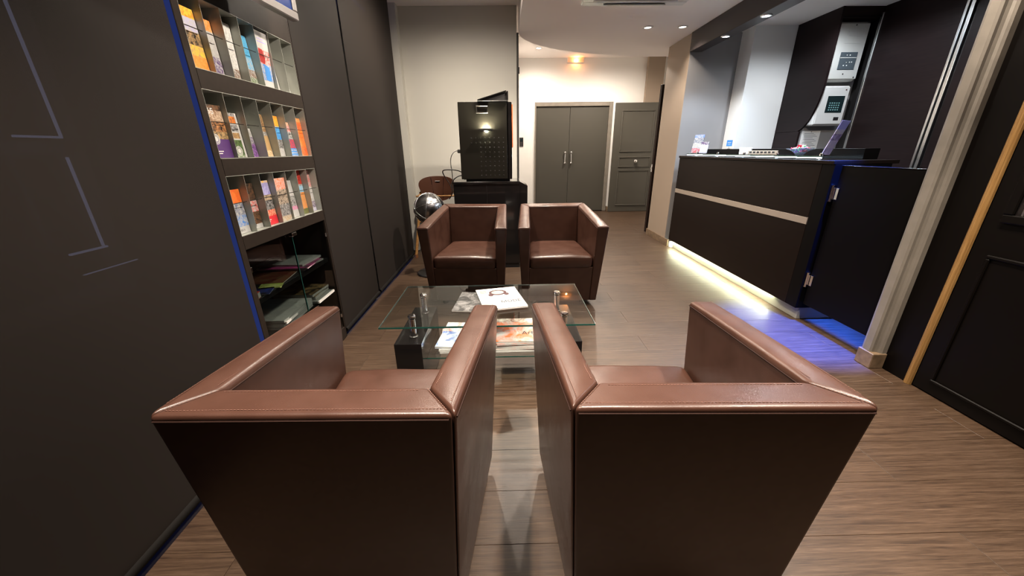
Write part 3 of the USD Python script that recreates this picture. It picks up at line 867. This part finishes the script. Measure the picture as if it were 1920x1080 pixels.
def mode_cover(t, w, hh, th):
    ring = trimesh.creation.annulus(.030, .042, .0006, sections=40); ring.apply_scale((1.15, .9, 1)); ring.apply_translation((0, .075, th + .0003))
    obj('picture_ring', ring, M['inkred'], t)
    face = lathe([(0, 0), (.030, 0), (.030, .0006), (0, .0006)], (0, 0, 0), 32); face.apply_scale((1.1, .85, 1)); face.apply_translation((0, .077, th))
    obj('picture_face', face, pbr('picture_cream', (.62, .50, .36), .5), t)
    for sx in (-1, 1):
        e = lathe([(0, 0), (.013, 0), (.013, .0007), (0, .0007)], (0, 0, 0), 20); e.apply_scale((1, 1.3, 1)); e.apply_translation((sx * .043, .045, th))
        obj('picture_shape', e, M['inkred'], t)
        obj('print_line', rot(bx(-.010, .010, -.001, .001, 0, .0005), sx * .5, (0, 0, 1)).apply_translation((sx * .030, .022, th)), M['inkgrey'], t)
    m = meshkit.text_mesh('MODE', .027, .0006); m.apply_translation((-.010, -.072, th)); obj('lettering', m, M['ink'], t)
    obj('print_line', [bx(-.095, -.06, .115 - i * .009, .117 - i * .009, th, th + .0004) for i in range(5)], M['inkred'], t)


def ring_cover(t, w, hh, th):
    obj('emblem_ring', trimesh.creation.annulus(.013, .016, .0005, sections=28).apply_translation((.02, .11, th)), M['inkgrey'], t)


def art_cover(t, w, hh, th):
    m = meshkit.text_mesh('Art', .034, .0006); m.apply_translation((.020, -.06, th)); obj('lettering', m, M['ink'], t)


zt = .4201
pile([('grey picture magazine lying under the white magazine on the glass table', (-.165, 1.790), -.10, .20, .255, .006, cover((.26, .255, .25), (.03, .03, .03), 22, .47), None, ring_cover)], zt)
pile([('white magazine titled MODE with a dark red ring on its cover on the table', (-.035, 1.815), -.20 + .42, .225, .29, .008, printed([(-2, (.58, .57, .56)), (0, (.58, .57, .56))], 20), None, mode_cover)], zt + .0065)
zs = .1912
pile([
    ('grey magazine at the bottom of the right pile on the lower table shelf', (.055, 1.80), .02, .24, .28, .016, cover(GY, (.5, .5, .48))),
    ('salmon edged magazine second in the right pile on the lower table shelf', (.06, 1.80), -.02, .24, .28, .010, cover((.6, .25, .18), W_)),
    ('grey magazine third in the right pile on the lower table shelf', (.055, 1.802), .01, .24, .28, .014, cover(GY, W_)),
    ('red edged magazine fourth in the right pile on the lower table shelf', (.06, 1.80), .03, .24, .28, .008, cover((.6, .2, .15), W_)),
    ('white magazine with orange red splash titled Art on the lower table shelf', (.055, 1.80), .0, .235, .275, .012, printed([(-2, W_, W_), (.0, W_, (.70, .14, .03)), (.30, (.75, .7, .6), (.20, .05, .03))], 13, height=.29, thr=.5), None, art_cover),
], zs)
pile([
    ('white magazine at the bottom of the left pile on the lower table shelf', (-.265, 1.80), .10, .20, .27, .009, cover(W_, GY)),
    ('grey edged magazine in the middle of the left pile on the lower table shelf', (-.262, 1.80), .04, .20, .27, .008, cover(GY, W_)),
    ('pale blue painted magazine with red foot on the left pile under the table', (-.265, 1.815), -.10, .20, .29, .012, printed([(-2, (.7, .72, .74), R_), (-.32, W_, (.65, .12, .10)), (-.14, (.62, .72, .78), (.05, .12, .45)), (.10, (.62, .78, .82), (.55, .25, .2))], 15, height=.29, thr=.54)),
], zs)

# ------------------------------------------------------------------ cabinet, machine and what stands round them
cbn = thing('low_cabinet', 'glossy black low cabinet behind the far armchairs carrying the black machine', 'cabinet', (-.16, 3.93, 0))
obj('body', cb(-.345, .305, -.205, .22, .05, .862, .003), M['black'], cbn)
obj('plinth', bx(-.335, .295, -.19, .21, 0, .05), M['blackm'], cbn)
obj('top', cb(-.350, .308, -.210, .225, .862, .884, .003), M['black'], cbn)
obj('side_box', extr([(0, 0), (.075, 0), (.075, .79), (.0, .83)], .30).apply_transform(axes((.306, .10, .05), (1, 0, 0), (0, 0, 1), (0, -1, 0))), M['black'], cbn)
obj('door_gap', bx(-.021, -.018, -.2062, -.2055, .08, .85), M['blackm'], cbn)
mc = thing('coffee_machine', 'tall black vending machine with perforated front standing on the low cabinet', 'machine', (-.19, 3.73, .884))
obj('body', cb(-.215, .262, .012, .36, .02, .700, .004), M['black'], mc)
obj('front_plate', cb(-.230, .218, -.012, .012, .025, .702, .004), pbr('brushed_black', (.011, .0095, .007), .30), mc)
obj('side_plate', cb(.226, .262, -.004, .012, .025, .695, .003), M['black'], mc)
obj('foot_rail', [bx(-.19, .24, .03, .07, 0, .02), bx(-.19, .24, .30, .34, 0, .02)], M['blackm'], mc)
obj('handle_recess', [cb(-.065, .045, -.018, -.012, .605, .612, .002), cb(-.065, .045, -.022, -.012, .662, .672, .002), cb(-.065, -.055, -.018, -.012, .612, .662, .002), cb(.035, .045, -.018, -.012, .612, .662, .002)], M['wire'], mc)
obj('lamp_bar', [cb(-.035, .085, -.060, -.012, .455, .467, .003), cb(-.035, .085, -.062, -.056, .455, .474, .001)], M['blackm'], mc)
obj('lamp_strip', bx(-.005, .055, -.048, -.030, .4672, .4690), M['addedglow'], mc)  # glowing strips added to draw the bright fan on the front plate
obj('lamp_strip', bx(.010, .040, -.034, -.031, .4536, .4548), M['addedglow'], mc)
dots = []
for j in range(9):
    for i in range(8 if j < 2 else 6):
        x = -.12 + i * .043 if j < 2 else -.034 + i * .043
        z = .395 - j * .042
        dots.append(lathe([(0, 0), (.006, 0), (.005, .0012), (0, .0012)], (0, 0, 0), 8).apply_transform(axes((x, -.0122, z), (1, 0, 0), (0, 0, 1), (0, -1, 0))))
obj('perforation', dots, M['blackm'], mc, kind='stuff')
obj('orange_lining', cb(.262, .272, .02, .24, .31, .68, .002), M['orange'], mc)
fd = thing('binder', 'dark binder leaning open on top of the black machine', 'binder', (-.10, 3.80, 1.5865))
obj('cover', rot(cb(-.14, .14, -.11, .11, .0, .006, .002), -.0, (0, 1, 0)), M['blackm'], fd)
obj('cover', rot(cb(-.135, .135, -.11, .11, .0, .008, .002), -.27, (0, 1, 0), (-.135, 0, 0)).apply_translation((0, 0, .006)), M['black'], fd)
obj('pages', extr([(-.13, .006), (.13, .006), (.13, .074)], .20).apply_transform(axes((0, .10, 0), (1, 0, 0), (0, 0, 1), (0, -1, 0))), M['blackm'], fd)
obj('spine', cb(.126, .142, -.11, .11, .006, .080, .003), M['black'], fd)
for lab, pts, r in (('thin grey cable hanging from the wall plug beside the machine', [(-.46, 3.93, 1.165), (-.50, 3.90, 1.16), (-.535, 3.88, 1.10), (-.535, 3.88, 1.0), (-.53, 3.88, .92), (-.53, 3.9, .75)], .004),
                    ('dark cable looping out from the machine over the cabinet edge', [(-.41, 3.86, .955), (-.47, 3.84, .985), (-.56, 3.82, .995), (-.615, 3.84, .985), (-.62, 3.88, .95), (-.595, 3.9, .90), (-.585, 3.92, .70)], .005),
                    ('short black cable from the machine foot to the cabinet top', [(-.41, 3.84, .930), (-.45, 3.82, .936), (-.485, 3.80, .920), (-.520, 3.79, .885), (-.525, 3.785, .82)], .005)):
    obj('cable', tube(spline(pts, 40), r, 8), M['steel'] if r < .0045 else M['darkplastic'], smooth=True, label=lab, cat='cable')
pg = thing('plug', 'small grey plug on the side of the black machine', 'plug', (-.425, 3.93, 1.165))
obj('plug_body', cb(-.045, .004, -.015, .015, -.018, .018, .006), M['darkplastic'], pg)
obj('plug_pin', [cyl((.0, -.007, 0), (.012, -.007, 0), .003, 8), cyl((.0, .007, 0), (.012, .007, 0), .003, 8)], M['steel'], pg)

# high chair in the corner
hc = thing('high_chair', 'child high chair of honey wood with brown padded back in the corner', 'high chair', (-.77, 4.345, 0))
shell = []
th_ = np.linspace(0, 2 * np.pi, 48, endpoint=False)
pr = np.stack([.195 * np.sign(np.cos(th_)) * np.abs(np.cos(th_)) ** .75, .125 * np.sign(np.sin(th_)) * np.abs(np.sin(th_)) ** .8], 1)
pr[:, 0] *= 1 + .22 * pr[:, 1] / .125
pad = extr(pr, .030).subdivide().subdivide()
pv = np.array(pad.vertices)
pv = np.c_[pv[:, 0], pv[:, 2] - 1.8 * pv[:, 0] ** 2 + .02, pv[:, 1] * 1.1 + .765]
pad = trimesh.Trimesh(pv, pad.faces[:, ::-1], process=False); pad.fix_normals()
obj('back_pad', pad, M['brownpad'], hc, smooth=50)
for s_x in (-1, 1):
    obj('pad_seam', tube([(x_, .020 - 1.8 * x_ ** 2, z) for x_, z in ((s_x * (.050 + .10 * (z - .66)), z) for z in np.linspace(.655, .885, 8))], .0045, 6), M['piping'], hc)
obj('pad_label', cb(-.028, .028, .008, .016, .845, .853, .001), M['inkwhite'], hc)
for sx in (-1, 1):
    obj('side_rail', [tube(spline([(sx * .20, -.10, .70), (sx * .20, .05, .73), (sx * .185, .12, .80)], 12), .014, 8)], M['honey'], hc, smooth=True)
    obj('leg', [cyl((sx * .20, .0, .73), (sx * .285, -.16, .02), .013, 12, .017)], M['honey'], hc, smooth=40)
    obj('leg', [cyl((sx * .19, .10, .75), (sx * .24, .24, .02), .013, 12, .017)], M['honey'], hc, smooth=40)
    for q in ((sx * .285, -.16), (sx * .24, .24)):
        obj('leg_foot', lathe([(0, 0), (.020, 0), (.022, .012), (.017, .04), (0, .04)], (q[0], q[1], 0), 16), pbr(f'copper_foot_{sx + 1}_{int(q[1] > 0)}', (.62, .28, .12), .3, .8), hc, smooth=40)
obj('seat', cb(-.17, .17, -.12, .12, .55, .58, .01), M['brownpad'], hc)
obj('front_bar', [cyl((-.235, -.10, .695), (.235, -.10, .695), .009, 10)], M['honey'], hc, smooth=40)
obj('stretcher', [cyl((-.23, -.06, .40), (.23, -.06, .40), .010, 10)], M['honey'], hc, smooth=40)

# silver globe on its stand
gl = thing('globe_stand', 'silver globe with wire pattern on a round dark base behind the left far armchair', 'decorative globe', (-.735, 3.60, 0))
obj('base', lathe([(0, 0), (.175, 0), (.175, .010), (.168, .016), (.03, .020), (0, .02)], n=48), M['blackm'], gl, smooth=35)
obj('pole', lathe([(0, .02), (.014, .02), (.014, .50), (.03, .515), (0, .515)], n=20), M['steel'], gl, smooth=35)
ball = trimesh.creation.icosphere(4, .148)
ball.apply_translation((0, 0, .648))
obj('globe', ball, pbr('globe_silver', (.42, .42, .43), .22, 1.0, noise=(14, .35)), gl, smooth=True)
bands = []
for i in range(7):
    a = i * math.pi / 7
    c = np.array([(math.cos(s), math.sin(s), 0) for s in np.linspace(0, 2 * np.pi, 49)]) * .1495
    Rm = trimesh.transformations.euler_matrix(.5 + .7 * i, .9 * i, a)[:3, :3]
    bands.append(tube(c @ Rm.T + [0, 0, .648], .0026, 6))
obj('wire_band', bands, M['steel'], gl, smooth=True, kind='stuff')

# ------------------------------------------------------------------ hall fittings
em = thing('emergency_light', 'glowing orange emergency light high on the hall wall above the grey doors', 'emergency light', (1.29, 7.5, 2.61))
obj('housing', cb(-.15, .15, -.03, 0, 0, .105, .006), M['plastic'], em)
obj('diffuser', cb(-.14, .14, -.075, -.03, .008, .085, .010), M['ribbed'], em)
obj('glow_bulb', [trimesh.creation.icosphere(2, .02).apply_translation((.01, -.052, .026))], M['lampglow'], em)
sw = thing('wall_switch', 'dark square wall switch on the hall wall left of the grey doors', 'switch', (.325, 7.5, 1.31))
obj('plate', cb(-.036, .036, -.012, 0, -.08, .08, .003), M['darkplastic'], sw)
obj('rocker', [cb(-.022, .022, -.017, -.012, .01, .06, .002)], M['displaydark'], sw)
ac = thing('air_conditioner', 'white cassette air conditioner set in the dropped ceiling', 'air conditioner', (1.11, 3.32, LOW - .002))
s_ = .44
obj('surround', [cb(-s_, s_, -s_, -s_ + .09, -.028, .0, .008), cb(-s_, s_, s_ - .09, s_, -.028, .0, .008), cb(-s_, -s_ + .09, -s_ + .09, s_ - .09, -.028, .0, .008), cb(s_ - .09, s_, -s_ + .09, s_ - .09, -.028, .0, .008)], M['plastic'], ac)
for sx, sy in ((0, 1), (0, -1), (1, 0), (-1, 0)):
    if sx == 0:
        fl_ = cb(-.26, .26, -.028, .028, -.022, -.016, .002); rot(fl_, .5 * sy, (1, 0, 0), (0, 0, -.019)); fl_.apply_translation((0, sy * .385, -.012))
    else:
        fl_ = cb(-.028, .028, -.26, .26, -.022, -.016, .002); rot(fl_, -.5 * sx, (0, 1, 0), (0, 0, -.019)); fl_.apply_translation((sx * .385, 0, -.012))
    obj('louvre', fl_, M['boxwhite'], ac)
obj('grille', [cb(-.34, .34, -.34, .34, -.014, 0, .004)], M['plastic'], ac)
for i in range(14):
    obj('grille_slat', cb(-.31, .31, -.30 + i * .0455, -.288 + i * .0455, -.024, -.014, .002), M['plastic'], ac)


def downlight(x, y, z, lensmat, label, r=.045, ring=None):
    t = thing('downlight', label, 'ceiling light', (x, y, z))
    obj('ring', lathe([(r * .78, -.001), (r * .80, -.006), (r * 1.12, -.006), (r * 1.2, 0), (r * .78, 0)], n=32), ring or M['plastic'], t, smooth=35)
    obj('lens', lathe([(0, -.0028), (r * .78, -.0028), (r * .78, -.0005), (0, -.0005)], n=24), lensmat, t)
    return t


where = ['near the reception corner, left of the pair', 'nearest the reception beam, right of the pair', 'over the aisle beyond the glass table', 'over the glass table',
         'over the aisle on the right foreground', 'over the right foreground armchair', 'in front of the cream wall', 'over the far left of the seating',
         'over the table, tilted towards the brochure cabinet', 'over the left foreground armchair', 'glowing in the hall ceiling left of the emergency light', 'in the hall ceiling on the right', 'added to light the white casing by the gate']
for (x, y, z, p, cone, soft, aim), wlab in zip(LAMPS, where):
    downlight(x, y, z, M['lensdim' if 4.4 < y < 4.5 else 'lens'], f'small round recessed ceiling light {wlab}')
    spot(x, y, z - .035, p, WARM, cone, soft, aim)
for (x, y, p, col), wlab in zip(BEAM_LAMPS, ('far end', 'second from the far end', 'third from the far end', 'near end, above the gate')):
    downlight(x, y, 2.155, M['lensblue'] if col is BLUE else M['lenscool'], f'small bright cool spotlight under the dark beam, {wlab}', .036, M['steel'])
    spot(x, y, 2.155 - .03, p, col, 15 if col is BLUE else 62, .7 if col is BLUE else .5, (-.07, 0, -1) if col is BLUE else (0, 0, -1))
for (x, y, p, col), wlab in zip(OFFICE_LAMPS, ('far', 'near')):
    downlight(x, y, LOW, M['lens'], f'small round ceiling light in the office behind the counter, {wlab} one')
    spot(x, y, LOW - .035, p, col, 80)

# ------------------------------------------------------------------ reception counter and gate
CY0, CY1 = 2.455, 4.51
ct = thing('reception_counter', 'dark wood reception counter with pale inlay band and lit plinth', 'reception counter', (2.05, 3.48, 0))
a, b = CY0 - 3.48, CY1 - 3.48
obj('front_panel', cb(0, .05, a, b, .72, 1.065, .002), M['wengeh'], ct)
obj('front_panel', cb(0, .05, a, b, .095, .672, .002), M['wengeh'], ct)
obj('inlay_band', cb(-.003, .05, a, b, .673, .719, .001), M['inlay'], ct, label='pale inlay band')
obj('end_panel', cb(0.0, .36, a - .10, a - .001, .095, 1.065, .002), M['gate'], ct)
obj('plinth', cb(.045, .34, a - .08, b, 0, .088, .002), M['plinth'], ct)
obj('led_strip', [bx(.022, .034, a + .18, b - .02, .0935, .0948)], M['ledwhite'], ct)
obj('counter_top', cb(-.012, .40, a - .10, b, 1.065, 1.087, .002), M['wengeh'], ct)
obj('rear_ledge', cb(.30, .40, a + .05, b, 1.087, 1.155, .002), M['gate'], ct)
obj('carcass', bx(.05, .36, a, b, .09, 1.064), M['gate'], ct)
obj('plinth_foot', lathe([(0, 0), (.035, 0), (.038, .03), (.03, .065), (0, .068)], (.045, b - .005, 0), 20), M['plastic'], ct, smooth=40)
obj('glass_shelf', bx(.0, .26, a + .02, b - .16, 1.1045, 1.1125), M['glass'], ct)
obj('glass_shelf_edge', bx(-.001, .0, a + .02, b - .16, 1.1045, 1.1125), M['glassedge'], ct)
obj('led_strip', bx(-.0005, .010, a + .03, b - .17, 1.0965, 1.1035), M['ledglass'], ct)
for k in range(5):
    y = a + .10 + k * .42
    obj('shelf_clamp', lathe([(0, 1.087), (.012, 1.087), (.012, 1.122), (.008, 1.128), (0, 1.128)], (.06, y, 0), 16), M['chrome'], ct, smooth=40)
gt = thing('swing_gate', 'black swing gate on chrome hinges between the counter and the white casing', 'gate', (2.10, 2.34, 0))
obj('gate_leaf', cb(-.018, .018, -.505, .0, .135, 1.055, .003), M['gate'], gt)
for z in (.31, .89):
    obj('hinge', [cyl((-.026, .012, z - .045), (-.026, .012, z + .045), .010, 14), cb(-.024, -.017, -.03, .012, z - .035, z + .035, .001), lathe([(0, 0), (.012, 0), (.012, .006), (0, .008)], (-.026, .012, z + .045), 14), lathe([(0, -.008), (.012, -.006), (.012, 0), (0, 0)], (-.026, .012, z - .045), 14)], M['chrome'], gt, smooth=40)
obj('gate_cap', cb(-.020, .020, -.505, 0, 1.055, 1.060, .001), M['black'], gt)

# things on the counter
def leaflet_holder(label, y, hh, w, mat, n):
    t = thing('leaflet_holder', label, 'leaflet holder', (2.125, y, 1.113), math.radians(-58))
    obj('acrylic_back', rot(bx(-w / 2, w / 2, 0, .002, 0, hh), -.22, (1, 0, 0)), M['acrylic'], t)
    obj('acrylic_foot', cb(-w / 2, w / 2, -.05, .003, 0, .002, .0005), M['acrylic'], t)
    obj('acrylic_lip', rot(bx(-w / 2, w / 2, -.022, -.020, 0, hh * .3), -.22, (1, 0, 0)), M['acrylic'], t)
    obj('leaflet', rot(bx(-w / 2 + .004, w / 2 - .004, -.012, -.002, .004, hh * 1.02), -.22, (1, 0, 0)), mat, t)


leaflet_holder('taller leaflet holder with red and white leaflets at the far end of the counter', 4.30, .19, .115, printed([(0, R_, W_), (.28, W_, GY), (.55, W_, (.1, .12, .2)), (.85, LV, BL)], 50, axis='z', height=.19), 0)
leaflet_holder('shorter leaflet holder with white leaflets beside the taller one', 4.14, .115, .09, printed([(0, W_, (.6, .6, .72)), (.75, PU, W_)], 50, axis='z', height=.115), 1)
bc = thing('card_stand', 'small blue card on a clip standing on the rear counter ledge', 'card stand', (2.38, 4.12, 1.155), math.radians(-55))
obj('stem', lathe([(0, 0), (.014, 0), (.014, .004), (.002, .006), (.002, .05), (0, .05)], n=12), M['steel'], bc)
obj('card', cb(-.028, .028, -.002, .002, .028, .088, .0006), M['bluecard'], bc)
obj('card_print', [bx(-.018, .018, -.0026, -.002, .060, .066), bx(-.012, .012, -.0026, -.002, .045, .05)], M['inkwhite'], bc)
wb = thing('white_box', 'small upright white card box on the counter', 'box', (2.20, 3.53, 1.113), math.radians(-60))
obj('box', cb(-.052, .052, -.01, .01, 0, .054, .002), M['paper'], wb)
obj('lid', cb(-.053, .053, -.011, .011, .040, .056, .002), M['paper'], wb)
kb = thing('name_plate', 'long low speckled name plate with dark signs on the counter', 'name plate', (2.22, 3.32, 1.113), math.radians(-72))
obj('plate', cb(-.135, .135, -.006, .006, 0, .030, .002), pbr('plate_speckle', (.42, .36, .30), .5, noise=(160, .5)), kb)
obj('sign_mark', [bx(-.12 + i * .035, -.098 + i * .035, -.0068, -.006, .008, .022) for i in range(7)], M['ink'], kb)
# candy bowl
bw = thing('candy_bowl', 'flared glass bowl heaped with wrapped candies on the counter', 'bowl', (2.17, 2.83, 1.113))
bowl = lathe([(0, 0), (.035, 0), (.040, .006), (.055, .024), (.085, .046), (.125, .060), (.122, .063), (.083, .050), (.052, .029), (.036, .012), (0, .010)], n=40)
bowl.apply_scale(.70); v = np.array(bowl.vertices); v[:, 2] += np.hypot(v[:, 0], v[:, 1]) ** 2 * .5 * np.cos(3 * np.arctan2(v[:, 1], v[:, 0])); bowl.vertices = v
obj('bowl', bowl, usdkit.material(stage, '/World/Looks/bowl_glass', {'p': ('principled_bsdf', {'base_color': (.75, .85, 1.0), 'roughness': .04, 'transmission_weight': .9, 'ior': 1.45})}, surface='p.BSDF'), bw, smooth=True)
cr = random.Random(3)
cols = [('red', (.62, .03, .06)), ('white', (.75, .75, .75)), ('green', (.08, .42, .22)), ('purple', (.22, .07, .42)), ('pink', (.70, .18, .35))]
cmats = {k: pbr(f'candy_{k}', c, .2, coat=.6) for k, c in cols}
spots_ = []
for layer, (rr, nn, zz) in enumerate(((.036, 6, .038), (.064, 11, .060), (.038, 7, .068), (.012, 3, .086))):
    for i in range(nn):
        a_ = 2 * math.pi * i / nn + layer * .4
        spots_.append((rr * math.cos(a_), rr * math.sin(a_), zz))
for i, (x, y, z) in enumerate(spots_):
    k = cols[i % 5][0]
    c = thing_m('candy', f'{k} wrapped candy heaped in the glass bowl', 'candy', trimesh.transformations.euler_matrix(cr.uniform(-.5, .5), cr.uniform(-.5, .5), cr.uniform(0, 6.28)) + np.array([[0, 0, 0, 2.17 + .7 * x], [0, 0, 0, 2.83 + .7 * y], [0, 0, 0, 1.113 + .72 * z], [0, 0, 0, 0]]), f'{k} candies in the bowl')
    s = trimesh.creation.icosphere(2, .0092); s.apply_scale((1.35, 1, .9))
    obj('sweet', s, cmats[k], c, smooth=True)
    obj('wrapper', [cyl((.011, 0, 0), (.019, 0, 0), .0025, 6, .007), cyl((-.011, 0, 0), (-.019, 0, 0), .0025, 6, .007)], cmats[k], c)
sg_ = thing('sign_holder', 'tilted clear sign holder with lavender leaflet at the near end of the counter', 'sign holder', (2.19, 2.62, 1.113), math.radians(32))
lean = .30
obj('acrylic_back', rot(bx(-.075, .075, .004, .006, 0, .225), lean, (1, 0, 0)), M['acrylic'], sg_)
obj('leaflet', rot(bx(-.070, .070, .0, .004, .004, .222), lean, (1, 0, 0)), printed([(0, (.5, .42, .66), (.3, .25, .5)), (.2, LV, (.62, .5, .65)), (.42, (.45, .38, .62), PU), (.6, LV, (.6, .55, .5)), (.72, (.30, .30, .66))], 40, axis='z', height=.22), sg_)
obj('acrylic_foot', cb(-.075, .075, -.07, .04, 0, .003, .0005), M['acrylic'], sg_)

# ------------------------------------------------------------------ office wall: curved panel, boxes, notice, wardrobe
cp = thing('wall_panel', 'dark brown wall panel with a curved cut-out edge behind the counter', 'wall panel', (3.03, 4.42, 0))
prof = [(0, 1.32)] + [(0, 2.35), (-.535, 2.35), (-.535, 1.76)]
cv = spline([(-.535, 1.76), (-.522, 1.62), (-.480, 1.48), (-.420, 1.38), (-.345, 1.325), (-.335, 1.32)], 24)
prof += [tuple(p) for p in cv[1:]]
obj('upper_panel', extr(prof, .02).apply_transform(axes((.02, 0, 0), (0, 1, 0), (0, 0, 1), (1, 0, 0))), M['wardrobe'], cp)
obj('lower_panel', cb(.02, .04, -.355, 0, 0, 1.317, .001), M['wardrobe'], cp)
cab = thing('overhead_panel', 'black header board above the electrical boxes', 'header board', (3.27, 3.95, 2.26))
obj('board', cb(-.20, .20, -.06, .08, 0, .09, .002), M['wenge'], cab)
obj('edge_strip', cb(-.20, .20, -.064, -.06, 0, .006, .001), M['gate'], cab)
e1 = thing('electrical_box', 'tall cream electrical box with blue grey window, the upper of the two', 'electrical box', (3.235, 4.05, 1.755))
obj('case', cb(-.165, .155, -.105, 0, 0, .483, .018), M['boxwhite'], e1, smooth=30)
obj('lid', cb(-.155, .148, -.113, -.105, .018, .468, .006), M['boxwhite'], e1, smooth=30)
obj('window_panel', cb(-.06, .10, -.117, -.112, .095, .240, .002), M['display'], e1)
obj('window_bar', cb(-.06, .10, -.1185, -.117, .190, .197, .001), M['boxwhite'], e1)
obj('button', [lathe([(0, 0), (.005, 0), (.005, .003), (0, .003)], n=10).apply_transform(axes((x, -.117, z), (1, 0, 0), (0, 0, 1), (0, -1, 0))) for x, z in ((-.01, .13), (.02, .13), (.01, .155), (.04, .157), (.06, .158), (.0, .215), (.03, .215))], M['paper'], e1)
obj('embossed_frame', [cb(-.03, .11, -.1145, -.1125, .37, .373, .0005), cb(-.03, .11, -.1145, -.1125, .43, .433, .0005), cb(-.03, -.027, -.1145, -.1125, .373, .43, .0005), cb(.107, .11, -.1145, -.1125, .373, .43, .0005), cb(-.05, .10, -.1145, -.1125, .31, .313, .0005)], M['plastic'], e1)
obj('screw', [lathe([(0, 0), (.006, 0), (.005, .003), (0, .003)], n=12).apply_transform(axes((x, -.113, z), (1, 0, 0), (0, 0, 1), (0, -1, 0))) for x, z in ((.02, .455), (.01, .06), (.12, .032))], M['ink'], e1)
e2 = thing('electrical_box', 'square white alarm box with dark keypad, the lower of the two', 'alarm box', (3.22, 4.05, 1.365))
obj('case', cb(-.15, .145, -.11, 0, 0, .352, .012), M['plastic'], e2, smooth=30)
obj('lid', cb(-.135, .135, -.118, -.11, .012, .340, .006), M['plastic'], e2, smooth=30)
obj('keypad', cb(-.06, .105, -.121, -.117, .115, .262, .003), M['displaydark'], e2)
obj('key', [cb(-.035 + i * .022, -.022 + i * .022, -.1225, -.121, .135 + j * .020, .145 + j * .020, .001) for i in range(5) for j in range(4)], M['key'], e2, kind='stuff')
obj('badge', cb(.045, .095, -.1195, -.1175, .045, .075, .001), M['ink'], e2)
obj('red_lamp', [lathe([(0, 0), (.006, 0), (.005, .004), (0, .004)], n=12).apply_transform(axes((.10, -.118, .315), (1, 0, 0), (0, 0, 1), (0, -1, 0)))], M['inkred'], e2)
nt = thing('paper_notice', 'printed paper notice pinned to the grey wall under the alarm box', 'notice', (3.17, 4.048, 1.085))
obj('sheet', bx(-.095, .095, -.002, 0, 0, .235), M['paper'], nt)
obj('text_line', [bx(-.07, .05 + .02 * ((i * 7) % 3 - 1), -.0026, -.002, .21 - i * .0145, .2135 - i * .0145) for i in range(14)], M['inkgrey'], nt)
obj('pin', trimesh.creation.icosphere(1, .005).apply_translation((0, -.003, .228)), M['steel'], nt)
wd = thing('wardrobe', 'dark sliding door wardrobe with silver edge strips behind the gate', 'wardrobe', (3.43, 3.0, 0))
for y0, y1 in ((.19, .88), (-.60, .12), (-1.25, -.61)):
    obj('sliding_door', cb(0, .022, y0, y1, .01, 2.34, .002), M['wardrobe'], wd)
obj('edge_strip', cb(-.010, .012, .875, .902, .0, 2.29, .002), M['steel'], wd)
obj('edge_strip', cb(-.008, .010, .182, .200, .0, 2.34, .002), M['steel'], wd)
obj('edge_strip', cb(-.014, .010, .135, .160, .0, 2.34, .002), M['steel'], wd)
